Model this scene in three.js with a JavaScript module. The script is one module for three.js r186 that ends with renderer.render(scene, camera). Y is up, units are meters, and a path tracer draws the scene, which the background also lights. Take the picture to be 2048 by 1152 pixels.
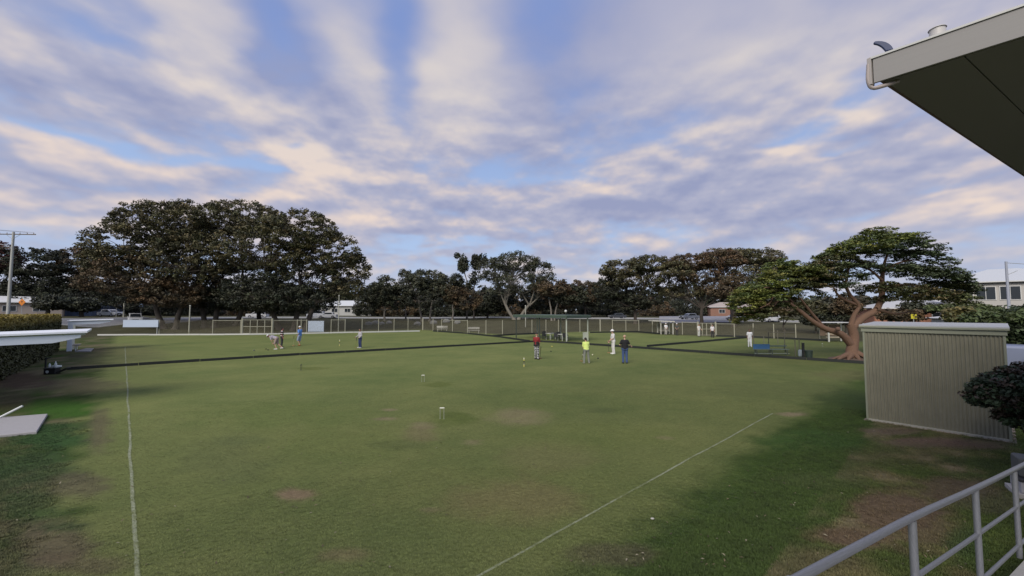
import * as THREE from 'three';
import { ImprovedNoise } from 'three/addons/math/ImprovedNoise.js';
import { RoundedBoxGeometry } from 'three/addons/geometries/RoundedBoxGeometry.js';
import { mergeGeometries } from 'three/addons/utils/BufferGeometryUtils.js';

// ---------------------------------------------------------------- camera, sky, sun, exposure
const EYE = 3.3, F = 825, HY = 622, CX = 1024, CY = 576;
const EXPOSURE = 2.0;
const scene = new THREE.Scene();
const camera = new THREE.PerspectiveCamera(2 * Math.atan(CY / F) * 180 / Math.PI, 2048 / 1152, 0.1, 3000);
const PITCH = Math.atan((HY - CY) / F);
camera.position.set(0, EYE, 0); camera.rotation.set(PITCH, 0, 0);
const renderer = new THREE.WebGLRenderer({ antialias: true });
renderer.setSize(1024, 576);
renderer.toneMapping = THREE.LinearToneMapping; renderer.toneMappingExposure = EXPOSURE;
renderer.shadowMap.enabled = true;

let seed = 12345;
function srand(s) { seed = s >>> 0; }
function rnd() { seed = (seed + 0x6D2B79F5) | 0; let t = Math.imul(seed ^ (seed >>> 15), 1 | seed); t = (t + Math.imul(t ^ (t >>> 7), 61 | t)) ^ t; return ((t ^ (t >>> 14)) >>> 0) / 4294967296; }
const rr = (a, b) => a + (b - a) * rnd();
const gauss = () => (rnd() + rnd() + rnd() - 1.5) * 1.15;
const clamp = (x, a = 0, b = 1) => Math.min(b, Math.max(a, x));
const sst = (a, b, x) => { const t = clamp((x - a) / (b - a)); return t * t * (3 - 2 * t); };
const mix = (a, b, t) => a + (b - a) * t;
const mix3 = (a, b, t) => [mix(a[0], b[0], t), mix(a[1], b[1], t), mix(a[2], b[2], t)];
const noise = new ImprovedNoise();
function fbm(x, y, z = 0, o = 4) { let s = 0, a = .5, f = 1; for (let i = 0; i < o; i++) { s += a * noise.noise(x * f, y * f, z + i * 7.3); f *= 2.03; a *= .5; } return s; }
const lin = (r, g, b) => [r, g, b].map((c) => { c /= 255; return c <= .04045 ? c / 12.92 : ((c + .055) / 1.055) ** 2.4; });
// a direction through a photo position, a point at a given depth, a point on a plane of a given height
function ray(px, py) { const x = (px - CX) / F, y = (CY - py) / F, c = Math.cos(PITCH), s = Math.sin(PITCH); return [x, y * c + s, y * s - c]; }
function D(px, py, z) { const r = ray(px, py), t = -z / r[2]; return new THREE.Vector3(r[0] * t, EYE + r[1] * t, r[2] * t); }
function G(px, py, h = 0) { const r = ray(px, py), t = (h - EYE) / r[1]; return new THREE.Vector3(r[0] * t, h, r[2] * t); }

// the sky: an evening sky of broken, warm lit cloud
{
  const W = 2048, H = 1024, data = new Float32Array(W * H * 4);
  const ae = (px, py) => { const r = ray(px, py), l = Math.hypot(r[0], r[2]); return [Math.atan2(r[0], -r[2]), Math.atan2(r[1], l)]; };
  // cloud masses: place, half width, half height, turn, cover, light
  const blobs = [
    [400, 90, 230, 60, 42, .5, .75], [330, 40, 160, 50, 50, .3, .5], [520, 200, 90, 60, 40, .2, .25], [640, 40, 130, 80, 50, .35, .5], [720, 150, 90, 60, 45, .2, .45],
    [930, 60, 90, 110, -60, .6, .9], [870, 130, 70, 60, 0, .3, .5], [40, 100, 120, 60, 35, .4, .5], [230, 210, 130, 50, 30, .3, .35],
    [200, 140, 120, 45, 40, .1, -.35], [505, 70, 36, 120, -32, -.6, -.8], [470, 240, 250, 28, 3, .35, -.35], [120, 235, 160, 30, 5, .35, -.45], [620, 215, 150, 45, 15, .3, -.45], [560, 120, 60, 60, 45, .1, -.4],
    [790, 80, 40, 150, -14, -.75, -.9], [250, 290, 230, 26, -3, -.55, 0], [520, 320, 130, 25, -10, -.4, .1], [90, 300, 80, 20, 0, .3, .3],
    [640, 325, 50, 22, -8, .7, .8], [640, 360, 65, 16, -8, .6, .7], [545, 300, 45, 20, -6, .4, .5], [140, 400, 190, 34, 4, .6, .55], [330, 370, 160, 22, 8, .3, .35],
    [850, 250, 140, 55, -10, .5, .35], [770, 275, 60, 26, -10, .4, .55], [900, 300, 180, 30, 0, .4, -.2], [980, 330, 60, 26, -10, -.55, 0], [900, 350, 200, 22, 2, .1, .25],
    [1105, 90, 70, 150, -5, -.6, -.5], [1180, 150, 60, 80, 30, -.25, -.1], [1100, 250, 160, 60, 10, .3, -.1], [1250, 230, 70, 50, 0, .2, .1], [1420, 120, 170, 110, 20, .35, .2], [1500, 50, 60, 45, 0, .2, .4],
    [1200, 270, 100, 20, -10, -.45, 0], [1270, 290, 90, 22, 0, -.3, 0], [1640, 215, 60, 18, -10, .5, .6], [1525, 290, 34, 10, -8, .6, 1.], [1640, 282, 40, 9, 0, .5, .8], [1700, 280, 80, 9, -3, .5, .7],
    [1560, 255, 120, 16, -6, -.5, 0], [1720, 250, 120, 12, -6, -.3, .1], [1420, 320, 150, 20, -8, .4, .4], [1370, 375, 90, 34, -6, .6, -.35], [1600, 400, 330, 70, 3, .7, -.12], [1150, 410, 110, 22, 0, .6, -.25], [1220, 340, 80, 16, 0, .3, .25],
    [1900, 365, 90, 18, -4, .6, .9], [1950, 400, 120, 25, 0, .3, .3], [1120, 360, 130, 14, -2, -.3, .1], [900, 420, 260, 40, 0, .5, 0], [640, 430, 160, 30, 0, .4, .2],
    [900, 490, 200, 14, 0, -.4, .2], [900, 525, 150, 8, 0, .35, -.2], [1150, 552, 130, 10, 0, .5, .6], [400, 440, 200, 20, 0, .2, .1], [100, 460, 170, 24, 0, -.1, -.1], [1980, 500, 220, 36, 0, -.2, -.1], [1900, 60, 260, 90, 20, .3, .2], [1650, 90, 130, 90, 30, .3, .25],
  ].map(([px, py, w, h, a, cov, lit]) => { const [A, E] = ae(px, py), c2 = 1 / (1 + ((px - CX) / F) ** 2 + ((CY - py) / F) ** 2), k = .55 * (c2 + Math.sqrt(c2)) / F; return [A, E, w * k, h * k, a * Math.PI / 180, cov, lit]; });
  const blueHi = lin(127, 151, 206), blueLo = lin(172, 197, 234), cream = lin(222, 213, 208), grey = lin(178, 179, 200), dark = lin(152, 158, 190), warm = lin(238, 218, 204), hzn = lin(200, 208, 222);
  for (let j = 0; j < H; j++) {
    const el = (j + .5) / H * Math.PI - Math.PI / 2;
    for (let i = 0; i < W; i++) {
      const o = (j * W + i) * 4;
      let c;
      if (el < -.02) c = [.11, .115, .08];
      else {
        // three.js equirect: u = atan2(z, x) / 2pi + 0.5
        const th = ((i + .5) / W - .5) * 2 * Math.PI, ce = Math.cos(el), dx = Math.cos(th) * ce, dz = Math.sin(th) * ce, dy = Math.max(0, Math.sin(el));
        const az = Math.atan2(dx, -dz), k = 1 / (dy + .13);
        const wx = dx * k, wz = dz * k, w1 = fbm(wx * .9, wz * .9, 4, 3) * .9;
        const n1 = fbm(wx * .95 + w1 * .5, wz * .5 + w1 * .3, 11, 5), n2 = fbm(wx * 2.9 + w1, wz * 2.3 + w1, 23, 6), n3 = fbm(wx * 1.7 + 5, wz * 1.2 + w1, 37, 4);
        // heaped cloud lower down, lit from above
        const puff = (e) => { const y = e * 17, q = noise.noise(Math.sin(az) * 5.2, y * .6, 8 + Math.cos(az) * 5.2) * .5; let v = 0, am = .5, f = 1; for (let o2 = 0; o2 < 6; o2++) { v += am * noise.noise(Math.sin(az) * 6.2 * f + q, y * f + o2 * 5.1, Math.cos(az) * 6.2 * f + 3); am *= .6; f *= 2.05; } return v; };
        const wisp = sst(.62, .3, el), n4 = puff(el), rim = wisp > .02 ? (n4 - puff(el + .022)) * wisp : 0;
        let bc = 0, bl = 0; const wa = fbm(wx * 2.1, wz * 2.1, 61, 4) * .17, we = fbm(wx * 2.1, wz * 2.1, 71, 4) * .13;
        if (Math.abs(az) < 1.35 && el < 1.1) for (const b of blobs) {
          const da = (az + wa - b[0]) * Math.cos(el), de = el + we - b[1], ca = Math.cos(b[4]), sa = Math.sin(b[4]);
          const x = (da * ca - de * sa) / b[2], y = (da * sa + de * ca) / b[3], q = x * x + y * y;
          if (q < 9) { const g = Math.exp(-q * .75); bc += b[5] * g; bl += b[6] * g; }
        }
        const cov = sst(mix(-.1, .12, wisp), mix(.75, .62, wisp), .43 + n1 * mix(.75, .35, wisp) + n2 * mix(.55, .25, wisp) + n4 * wisp * .55 + bc * mix(.52, .5, wisp));
        const light = clamp(mix(.33, .40, wisp) + n3 * .34 + n2 * mix(.24, .25, wisp) + rim * .85 - n4 * wisp * .08 + bl * mix(.5, .5, wisp));
        const blue = mix3(blueHi, blueLo, sst(.62, .1, el));
        let cl = light < .42 ? mix3(dark, grey, light / .42) : mix3(grey, mix3(cream, warm, sst(.5, .2, el)), (light - .42) / .58);
        c = mix3(blue, cl, cov * .94);
        c = mix3(c, hzn, sst(.2, 0, el) * .45);
      }
      data[o] = c[0] / EXPOSURE; data[o + 1] = c[1] / EXPOSURE; data[o + 2] = c[2] / EXPOSURE; data[o + 3] = 1;
    }
  }
  const sky = new THREE.DataTexture(data, W, H, THREE.RGBAFormat, THREE.FloatType);
  sky.mapping = THREE.EquirectangularReflectionMapping; sky.magFilter = sky.minFilter = THREE.LinearFilter; sky.needsUpdate = true;
  scene.background = sky; scene.environment = sky;
}
const sun = new THREE.DirectionalLight(new THREE.Color(1, .93, .82), 1.5);
sun.position.set(-42, 80, 58); sun.target.position.set(5, 0, -35);
sun.castShadow = true; sun.shadow.radius = 68; sun.shadow.mapSize.set(2048, 2048);
Object.assign(sun.shadow.camera, { left: -90, right: 90, top: 90, bottom: -90, near: 1, far: 300 });
scene.add(sun, sun.target);

// ---------------------------------------------------------------- helpers
const taken = new Map();
function numbered(n) { const k = taken.get(n) ?? 0; taken.set(n, k + 1); return k ? `${n}_${String(k).padStart(3, '0')}` : n; }
function tag(o, label, category, group, kind) { if (label) o.userData.label = label; if (category) o.userData.category = category; if (group) o.userData.group = group; if (kind) o.userData.kind = kind; return o; }
function thing(name, label, category, p = [0, 0, 0], turn = 0, group) {
  const o = new THREE.Group(); o.name = numbered(name); scene.add(o);
  if (p.isVector3) o.position.copy(p); else o.position.set(...p);
  o.rotation.y = turn; return tag(o, label, category, group);
}
function part(name, geo, material, parent) { const m = new THREE.Mesh(Array.isArray(geo) ? merge(geo) : geo, material); m.name = name; m.castShadow = m.receiveShadow = true; parent.add(m); return m; }
function single(name, geo, material, label, category, group, kind) { const m = part(numbered(name), geo, material, scene); return tag(m, label, category, group, kind); }
function merge(list) {
  const ready = list.map((g) => { const h = g.index ? g.toNonIndexed() : g; for (const k of Object.keys(h.attributes)) if (!['position', 'normal', 'uv'].includes(k)) h.deleteAttribute(k); if (!h.attributes.uv) h.setAttribute('uv', new THREE.BufferAttribute(new Float32Array(h.attributes.position.count * 2), 2)); return h; });
  return ready.length === 1 ? ready[0] : mergeGeometries(ready);
}
const mats = new Map();
function M(r, g, b, rough = .8, extra = {}) {
  const key = [r, g, b, rough, JSON.stringify(extra)].join();
  if (!mats.has(key)) { const m = new THREE.MeshStandardMaterial({ roughness: rough, ...extra }); m.color.setRGB(r, g, b); mats.set(key, m); }
  return mats.get(key);
}
const box = (w, h, d, x = 0, y = 0, z = 0, ry = 0) => { const g = new RoundedBoxGeometry(w, h, d, 1, Math.min(w, h, d) * .12); if (ry) g.rotateY(ry); return g.translate(x, y, z); };
const cyl = (r0, r1, h, x = 0, y = 0, z = 0, n = 12) => new THREE.CylinderGeometry(r1, r0, h, n).translate(x, y + h / 2, z);
function bar(a, b, r0, r1 = r0, n = 8) {          // a straight round bar between two points
  const A = new THREE.Vector3(...(a.isVector3 ? a.toArray() : a)), B = new THREE.Vector3(...(b.isVector3 ? b.toArray() : b)), d = B.clone().sub(A), l = d.length();
  const g = new THREE.CylinderGeometry(r1, r0, l, n).translate(0, l / 2, 0);
  return g.applyQuaternion(new THREE.Quaternion().setFromUnitVectors(new THREE.Vector3(0, 1, 0), d.normalize())).translate(A.x, A.y, A.z);
}
function beam(a, b, w, h) {                          // a box beam between two points, w across, h tall
  const A = new THREE.Vector3(...(a.isVector3 ? a.toArray() : a)), B = new THREE.Vector3(...(b.isVector3 ? b.toArray() : b)), d = B.clone().sub(A), l = d.length();
  const g = new RoundedBoxGeometry(l, h, w, 1, Math.min(w, h) * .1);
  const m = new THREE.Matrix4().makeBasis(d.clone().normalize(), new THREE.Vector3(0, 1, 0), new THREE.Vector3().crossVectors(d.clone().normalize(), new THREE.Vector3(0, 1, 0)));
  const q = new THREE.Vector3(-d.z, 0, d.x).normalize(), up = new THREE.Vector3().crossVectors(d.clone().normalize(), q).multiplyScalar(-1);
  m.makeBasis(d.clone().normalize(), up.y < 0 ? up.negate() : up, q);
  if (m.determinant() < 0) m.makeBasis(d.clone().normalize(), up, q.clone().negate());
  return g.applyMatrix4(m).translate((A.x + B.x) / 2, (A.y + B.y) / 2, (A.z + B.z) / 2);
}
function limb(points, radii, n = 7) {                // a tapered bent tube through points
  const curve = new THREE.CatmullRomCurve3(points.map((p) => p.isVector3 ? p : new THREE.Vector3(...p)));
  const seg = (points.length - 1) * 4, fr = curve.computeFrenetFrames(seg, false), pos = [], idx = [], uv = [];
  for (let i = 0; i <= seg; i++) {
    const t = i / seg, p = curve.getPoint(t), f = t * (radii.length - 1), k = Math.min(radii.length - 2, Math.floor(f)), r = mix(radii[k], radii[k + 1], f - k);
    for (let j = 0; j <= n; j++) {
      const a = j / n * 2 * Math.PI, c = Math.cos(a) * r, s = Math.sin(a) * r, N = fr.normals[i], B = fr.binormals[i];
      pos.push(p.x + c * N.x + s * B.x, p.y + c * N.y + s * B.y, p.z + c * N.z + s * B.z); uv.push(j / n * 2, t * 4);
      if (i < seg && j < n) { const q = i * (n + 1) + j; idx.push(q, q + n + 1, q + 1, q + 1, q + n + 1, q + n + 2); }
    }
  }
  const g = new THREE.BufferGeometry(); g.setAttribute('position', new THREE.Float32BufferAttribute(pos, 3)); g.setAttribute('uv', new THREE.Float32BufferAttribute(uv, 2)); g.setIndex(idx); g.computeVertexNormals(); return g;
}
function noiseTexture(n, f, lo, hi, srgb = false, seedZ = 0, stretch = 1) {   // grey noise that wraps round
  const d = new Uint8Array(n * n * 4);
  const t2 = (x, y, fr) => { const u = x / n, v = y / n, a = u * 2 * Math.PI, b = v * 2 * Math.PI; return [Math.cos(a) * fr / 6.28, Math.sin(a) * fr / 6.28, Math.cos(b) * fr * stretch / 6.28, Math.sin(b) * fr * stretch / 6.28]; };
  for (let y = 0; y < n; y++) for (let x = 0; x < n; x++) {
    let s = 0, a = 1, tot = 0, fr = f;
    for (let o = 0; o < 4; o++) { const q = t2(x, y, fr); s += a * noise.noise(q[0] + q[2] * 1.7 + seedZ, q[1] + q[3] * 1.3, q[2] - q[1] * .6 + q[3] + o * 3.1); tot += a; a *= .72; fr *= 2.1; }
    const v = Math.round(255 * clamp(mix(lo, hi, .5 + .75 * s / tot) + (hi - lo) * .22 * (rnd() - .5))), o = (y * n + x) * 4;
    d[o] = d[o + 1] = d[o + 2] = v; d[o + 3] = 255;
  }
  const t = new THREE.DataTexture(d, n, n); t.wrapS = t.wrapT = THREE.RepeatWrapping; t.magFilter = t.minFilter = THREE.LinearFilter; if (srgb) t.colorSpace = THREE.SRGBColorSpace; t.needsUpdate = true; return t;
}

// ---------------------------------------------------------------- terrain
const table = (pts, x) => { if (x <= pts[0][0]) return pts[0][1]; for (let i = 1; i < pts.length; i++) if (x <= pts[i][0]) return mix(pts[i - 1][1], pts[i][1], (x - pts[i - 1][0]) / (pts[i][0] - pts[i - 1][0])); return pts[pts.length - 1][1]; };
const tanDir = (x, z) => x / Math.max(.01, -z);
const T = (px) => (px - CX) / F;
const flatTo = [[T(-900), 44], [T(100), 47], [T(195), 57], [T(300), 61], [T(380), 65], [T(483), 61], [T(840), 77], [T(1005), 62], [T(1060), 62], [T(1200), 73], [T(1322), 62], [T(1432), 57], [T(1640), 50], [T(1800), 47], [T(2400), 42]];
const riseBy = [[T(-900), 2.0], [T(300), 1.95], [T(480), 1.6], [T(840), 1.25], [T(1300), 1.1], [T(1700), 1.0], [T(2400), .9]];
function height(x, z) {
  if (z > -8) return 0;
  const t = tanDir(x, z), d = -z - table(flatTo, t);
  if (d <= 0) return 0;
  const len = t < T(300) ? 18 : 30;
  return table(riseBy, t) * sst(0, len, d) + Math.min(1.1, Math.max(0, d - len) * .011);
}
const V = (px, z) => { const x = T(px) * z; return new THREE.Vector3(x, height(x, -z), -z); };

// colours of the turf by place (linear); patches where the photograph has them
const O = new THREE.Vector3(-2.7, 0, -3.1), U = [-.686, -.728], W_ = [.728, -.686];
const toUV = (x, z) => [(x - O.x) * U[0] + (z - O.z) * U[1], (x - O.x) * W_[0] + (z - O.z) * W_[1]];
const fromUV = (u, v, y = 0) => new THREE.Vector3(O.x + u * U[0] + v * W_[0], y, O.z + u * U[1] + v * W_[1]);
const COURT = [.171, .199, .066], VERGE = [.047, .078, .016], DRY = [.135, .118, .066], DIRT = [.125, .090, .056], BANK = [.074, .072, .040], TAN = [.25, .20, .12];
const spots = [
  [590, 990, 36, 12, [.23, .155, .105], .75], [1040, 832, 55, 16, TAN, .55], [1585, 829, 26, 4, TAN, .9], [770, 838, 24, 3, TAN, .7], [778, 820, 14, 2, TAN, .7], [845, 851, 24, 7, TAN, .5], [840, 868, 34, 14, [.19, .15, .085], .5],
  [945, 885, 14, 5, TAN, .5], [1330, 876, 12, 3, TAN, .6], [1020, 1000, 130, 40, [.19, .15, .075], .5], [690, 1112, 50, 14, [.2, .15, .09], .5], [860, 1020, 22, 5, TAN, .4], [1100, 910, 90, 30, [.19, .17, .075], .4],
  [905, 838, 40, 14, [.09, .12, .028], .7], [872, 769, 32, 5, [.11, .135, .034], .7], [625, 737, 32, 3, [.11, .135, .034], .7], [790, 890, 50, 9, [.09, .105, .04], .6], [1200, 821, 30, 5, [.09, .11, .04], .6],
  [450, 920, 90, 40, [.12, .135, .055], .4], [560, 830, 160, 26, [.125, .165, .045], .4], [1190, 870, 160, 26, [.14, .165, .045], .3], [690, 880, 120, 30, [.13, .16, .045], .3],
  [1580, 778, 150, 18, [.10, .12, .042], .55], [1400, 780, 220, 16, [.135, .15, .052], .4], [480, 880, 50, 14, [.1, .12, .05], .35],
  [120, 815, 70, 16, [.05, .115, .018], 1.1], [100, 870, 80, 26, [.042, .088, .026], 1], [60, 940, 90, 40, [.05, .085, .03], .8], [175, 850, 30, 10, [.06, .095, .03], .6], [60, 1010, 60, 30, [.055, .095, .03], .6],
  [165, 770, 90, 14, DRY, .7], [200, 850, 22, 40, DRY, .8], [150, 970, 60, 24, [.12, .1, .062], .7], [110, 1080, 70, 40, [.12, .095, .06], .8], [160, 1130, 90, 20, [.115, .09, .055], .7], [130, 1055, 45, 9, [.045, .07, .025], .8],
  [40, 760, 60, 16, [.09, .062, .042], .9], [20, 800, 40, 16, [.1, .075, .05], .6], [155, 712, 22, 4, [.05, .05, .03], .8], [240, 705, 90, 20, DRY, .4],
  [1800, 1015, 90, 34, DIRT, 1.2], [1720, 1070, 90, 26, DIRT, 1.], [1920, 975, 90, 20, DIRT, .9], [1860, 1060, 70, 40, DIRT, .8], [1690, 1045, 24, 10, [.2, .16, .1], .7], [1640, 1130, 80, 20, [.1, .092, .046], .6], [1980, 1000, 60, 22, [.13, .12, .07], .6], [1930, 1090, 40, 40, [.045, .085, .022], .7],
  [1860, 885, 90, 10, [.15, .1, .075], .9], [1960, 890, 60, 10, [.12, .08, .06], .8], [1780, 862, 60, 8, [.14, .1, .075], .8], [1820, 910, 120, 22, [.085, .085, .035], .5], [1960, 925, 80, 14, [.05, .07, .022], .6],
  [1620, 880, 100, 18, [.045, .09, .02], .7], [1230, 1110, 90, 22, [.1, .09, .05], .7], [1690, 800, 60, 22, [.06, .085, .026], .7], [1700, 750, 70, 10, [.14, .12, .06], .4],
  [1650, 960, 90, 16, [.075, .1, .034], .5],
].map(([px, py, w, h, c, a]) => { const p = G(px, py), q = G(px, py - h), s = G(px, py + h), r = G(px + w, py); return [p.x, p.z, Math.hypot(r.x - p.x, r.z - p.z), Math.abs(q.z - s.z) / 2, c, a, p.x / -p.z]; });
function turf(x, z, onCourt) {
  const [u, v] = toUV(x, z), d = -z;
  const n = fbm(x * .22, z * .22, 3, 4), n2 = fbm(x * .9, z * .9, 9, 4), n3 = fbm(x * 3.1, z * 3.1, 5, 3);
  let inside = 1;                                      // the mown court against the verge
  inside *= sst(-1.25, -.25, u + n2 * .6 + n3 * .3) * sst(-1.3, -.5, v + n2 * 1.1);
  if (v < 2 && u < -1) inside = Math.min(inside, 1);
  const nearDim = .76 + .24 * sst(1, 19, u);                 // near court darkened in colour, standing in for lens falloff and grazing sheen
  const courtc = COURT.map((c, i) => c * nearDim * (1 + n * .36 * [1.15, .75, .9][i] + n2 * .2 * [1.2, .8, 1][i] + n3 * .14));
  let verge = mix3(VERGE, DRY, sst(-.15, .45, n2 * .9 + n * .8 + (v < 0 ? .12 : u > -2.4 ? -.42 : u > -4.2 ? .06 : -.1)));
  verge = verge.map((c, i) => c * (1 + n3 * .5 + n2 * .35) * mix([1.5, 1.28, 1.35][i], 1, sst(-3.4, -2.2, u + n2)));
  let c = mix3(verge, courtc, inside);
  if (z < -8) { const t = tanDir(x, z), k = sst(-3, 1.5, d - table(flatTo, t) + 3 + n2 * 2); c = mix3(c, BANK.map((q) => q * (1 + n * .5 + n2 * .4)), k); }
  for (const s of spots) {
    const px = x - s[0], pz = z - s[1]; if (Math.abs(px) > s[2] * 3.5 + 2 || Math.abs(pz) > s[3] * 3.5 + 2) continue;
    const along = (pz * s[6]) * -1;                    // stretched away along the line of the patch
    const q = ((px - along) / s[2]) ** 2 + (pz / s[3]) ** 2, k = clamp(s[5] * sst(1.9, .15, q + (n2 * 1.4 + n3 * 1.1)) * 1.0);
    if (k > 0) c = mix3(c, s[4].map((g) => g * (1 + n3 * .35)), k);
  }
  return c.map((q) => Math.max(.008, q));
}
srand(77);
const grassMap = noiseTexture(1024, 34, .46, 1.06, false, 1), grassBump = noiseTexture(512, 60, 0, 1, false, 8);
const turfMat = new THREE.MeshPhysicalMaterial({ roughness: 1, specularIntensity: .2, vertexColors: true, map: grassMap, bumpMap: grassBump, bumpScale: .012 });
turfMat.color.setRGB(1.2, 1.2, 1.2);
function sheet(pts, cols, rows, colorAt) {             // a grid of points to a coloured sheet with uv in metres
  const pos = new Float32Array(cols * rows * 3), col = new Float32Array(cols * rows * 3), uv = new Float32Array(cols * rows * 2), idx = [];
  for (let j = 0; j < rows; j++) for (let i = 0; i < cols; i++) {
    const k = j * cols + i, p = pts(i, j); pos.set(p, k * 3); uv.set([p[0] / 2.3, p[2] / 2.3], k * 2); if (colorAt) col.set(colorAt(p[0], p[2], i, j), k * 3);
    if (i < cols - 1 && j < rows - 1) idx.push(k, k + 1, k + cols, k + 1, k + cols + 1, k + cols);
  }
  const g = new THREE.BufferGeometry(); g.setAttribute('position', new THREE.BufferAttribute(pos, 3)); g.setAttribute('uv', new THREE.BufferAttribute(uv, 2)); if (colorAt) g.setAttribute('color', new THREE.BufferAttribute(col, 3)); g.setIndex(idx); g.computeVertexNormals();
  const nn = g.attributes.normal; let s = 0; for (let i = 0; i < nn.count; i += 97) s += nn.getY(i); if (s < 0) { g.setIndex(idx.reverse()); g.computeVertexNormals(); } return g;
}
{
  const NA = 560, NR = 400;
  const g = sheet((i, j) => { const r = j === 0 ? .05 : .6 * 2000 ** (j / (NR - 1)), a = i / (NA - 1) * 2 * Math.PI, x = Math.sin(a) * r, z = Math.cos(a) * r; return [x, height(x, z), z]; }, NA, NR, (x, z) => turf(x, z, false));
  single('ground', g, turfMat, null, null, null, 'structure');
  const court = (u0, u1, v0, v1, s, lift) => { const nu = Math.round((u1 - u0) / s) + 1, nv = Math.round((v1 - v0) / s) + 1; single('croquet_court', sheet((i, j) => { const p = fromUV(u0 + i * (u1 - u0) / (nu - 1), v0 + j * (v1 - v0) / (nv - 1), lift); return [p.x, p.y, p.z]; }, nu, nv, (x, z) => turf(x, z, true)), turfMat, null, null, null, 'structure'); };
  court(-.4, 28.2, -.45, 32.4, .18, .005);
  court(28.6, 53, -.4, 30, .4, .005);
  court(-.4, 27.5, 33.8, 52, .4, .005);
}
// worn white court lines
function courtLine(a, b, w) {
  const d = b.clone().sub(a), l = d.length(), n = Math.ceil(l / .05), t = d.clone().normalize(), q = new THREE.Vector3(-t.z, 0, t.x);
  srand(Math.round(a.x * 91 + b.z * 17));
  const g = sheet((i, j) => { const p = a.clone().addScaledVector(t, j * l / n).addScaledVector(q, (i - 2) / 2 * w * (i === 0 || i === 4 ? rr(.7, 1.15) : 1) + fbm(j * .013, 3, 0, 3) * .08); return [p.x, .0095, p.z]; }, 5, n + 1,
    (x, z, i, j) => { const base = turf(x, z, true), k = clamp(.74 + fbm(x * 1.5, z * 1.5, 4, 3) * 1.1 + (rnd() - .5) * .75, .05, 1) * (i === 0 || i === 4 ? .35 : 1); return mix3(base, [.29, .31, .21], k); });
  single('boundary_line', g, turfMat, null, null, null, 'structure');
}
courtLine(G(276, 1180), G(250, 694), .03);
courtLine(G(930, 1168), G(1545, 827), .024);
// the road beyond the bank and the pale car park
{
  const mid = [[-700, 52], [-100, 56], [90, 62], [200, 69], [290, 78], [500, 99], [850, 113], [1100, 113], [1250, 111], [1450, 96], [1700, 79], [2100, 66], [2700, 60]].map(([px, z]) => V(px, z));
  const curve = new THREE.CatmullRomCurve3(mid), N = 160;
  const roadMap = noiseTexture(512, 24, .7, 1, false, 3);
  const tarmac = new THREE.MeshStandardMaterial({ roughness: .9, map: roadMap }); tarmac.color.setRGB(.20, .205, .225);
  const at = (t, off, lift) => { const p = curve.getPoint(t), d = curve.getTangent(t), x = p.x - d.z * off, z = p.z + d.x * off; return [x, height(x, z) + lift, z]; };
  single('road', sheet((i, j) => at(j / N, (i - 4) * 1.1, .06), 9, N + 1, null), tarmac, null, null, null, 'structure');
  const kerbM = M(.36, .36, .34, .9);
  for (const s of [-4.5, 4.5]) single('kerb', sheet((i, j) => at(j / N, s + i * .11 - .11, i === 0 || i === 3 ? .02 : .17), 4, N + 1, null), kerbM, null, null, null, 'structure');
  const park = new THREE.MeshStandardMaterial({ roughness: .9, map: roadMap }); park.color.setRGB(.30, .30, .33);
  single('car_park', sheet((i, j) => { const z = 82 + j * 3, p = V(1318 + i * 12, z); return [p.x, p.y + .08, p.z]; }, 15, 18, null), park, null, null, null, 'structure');
}

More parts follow.
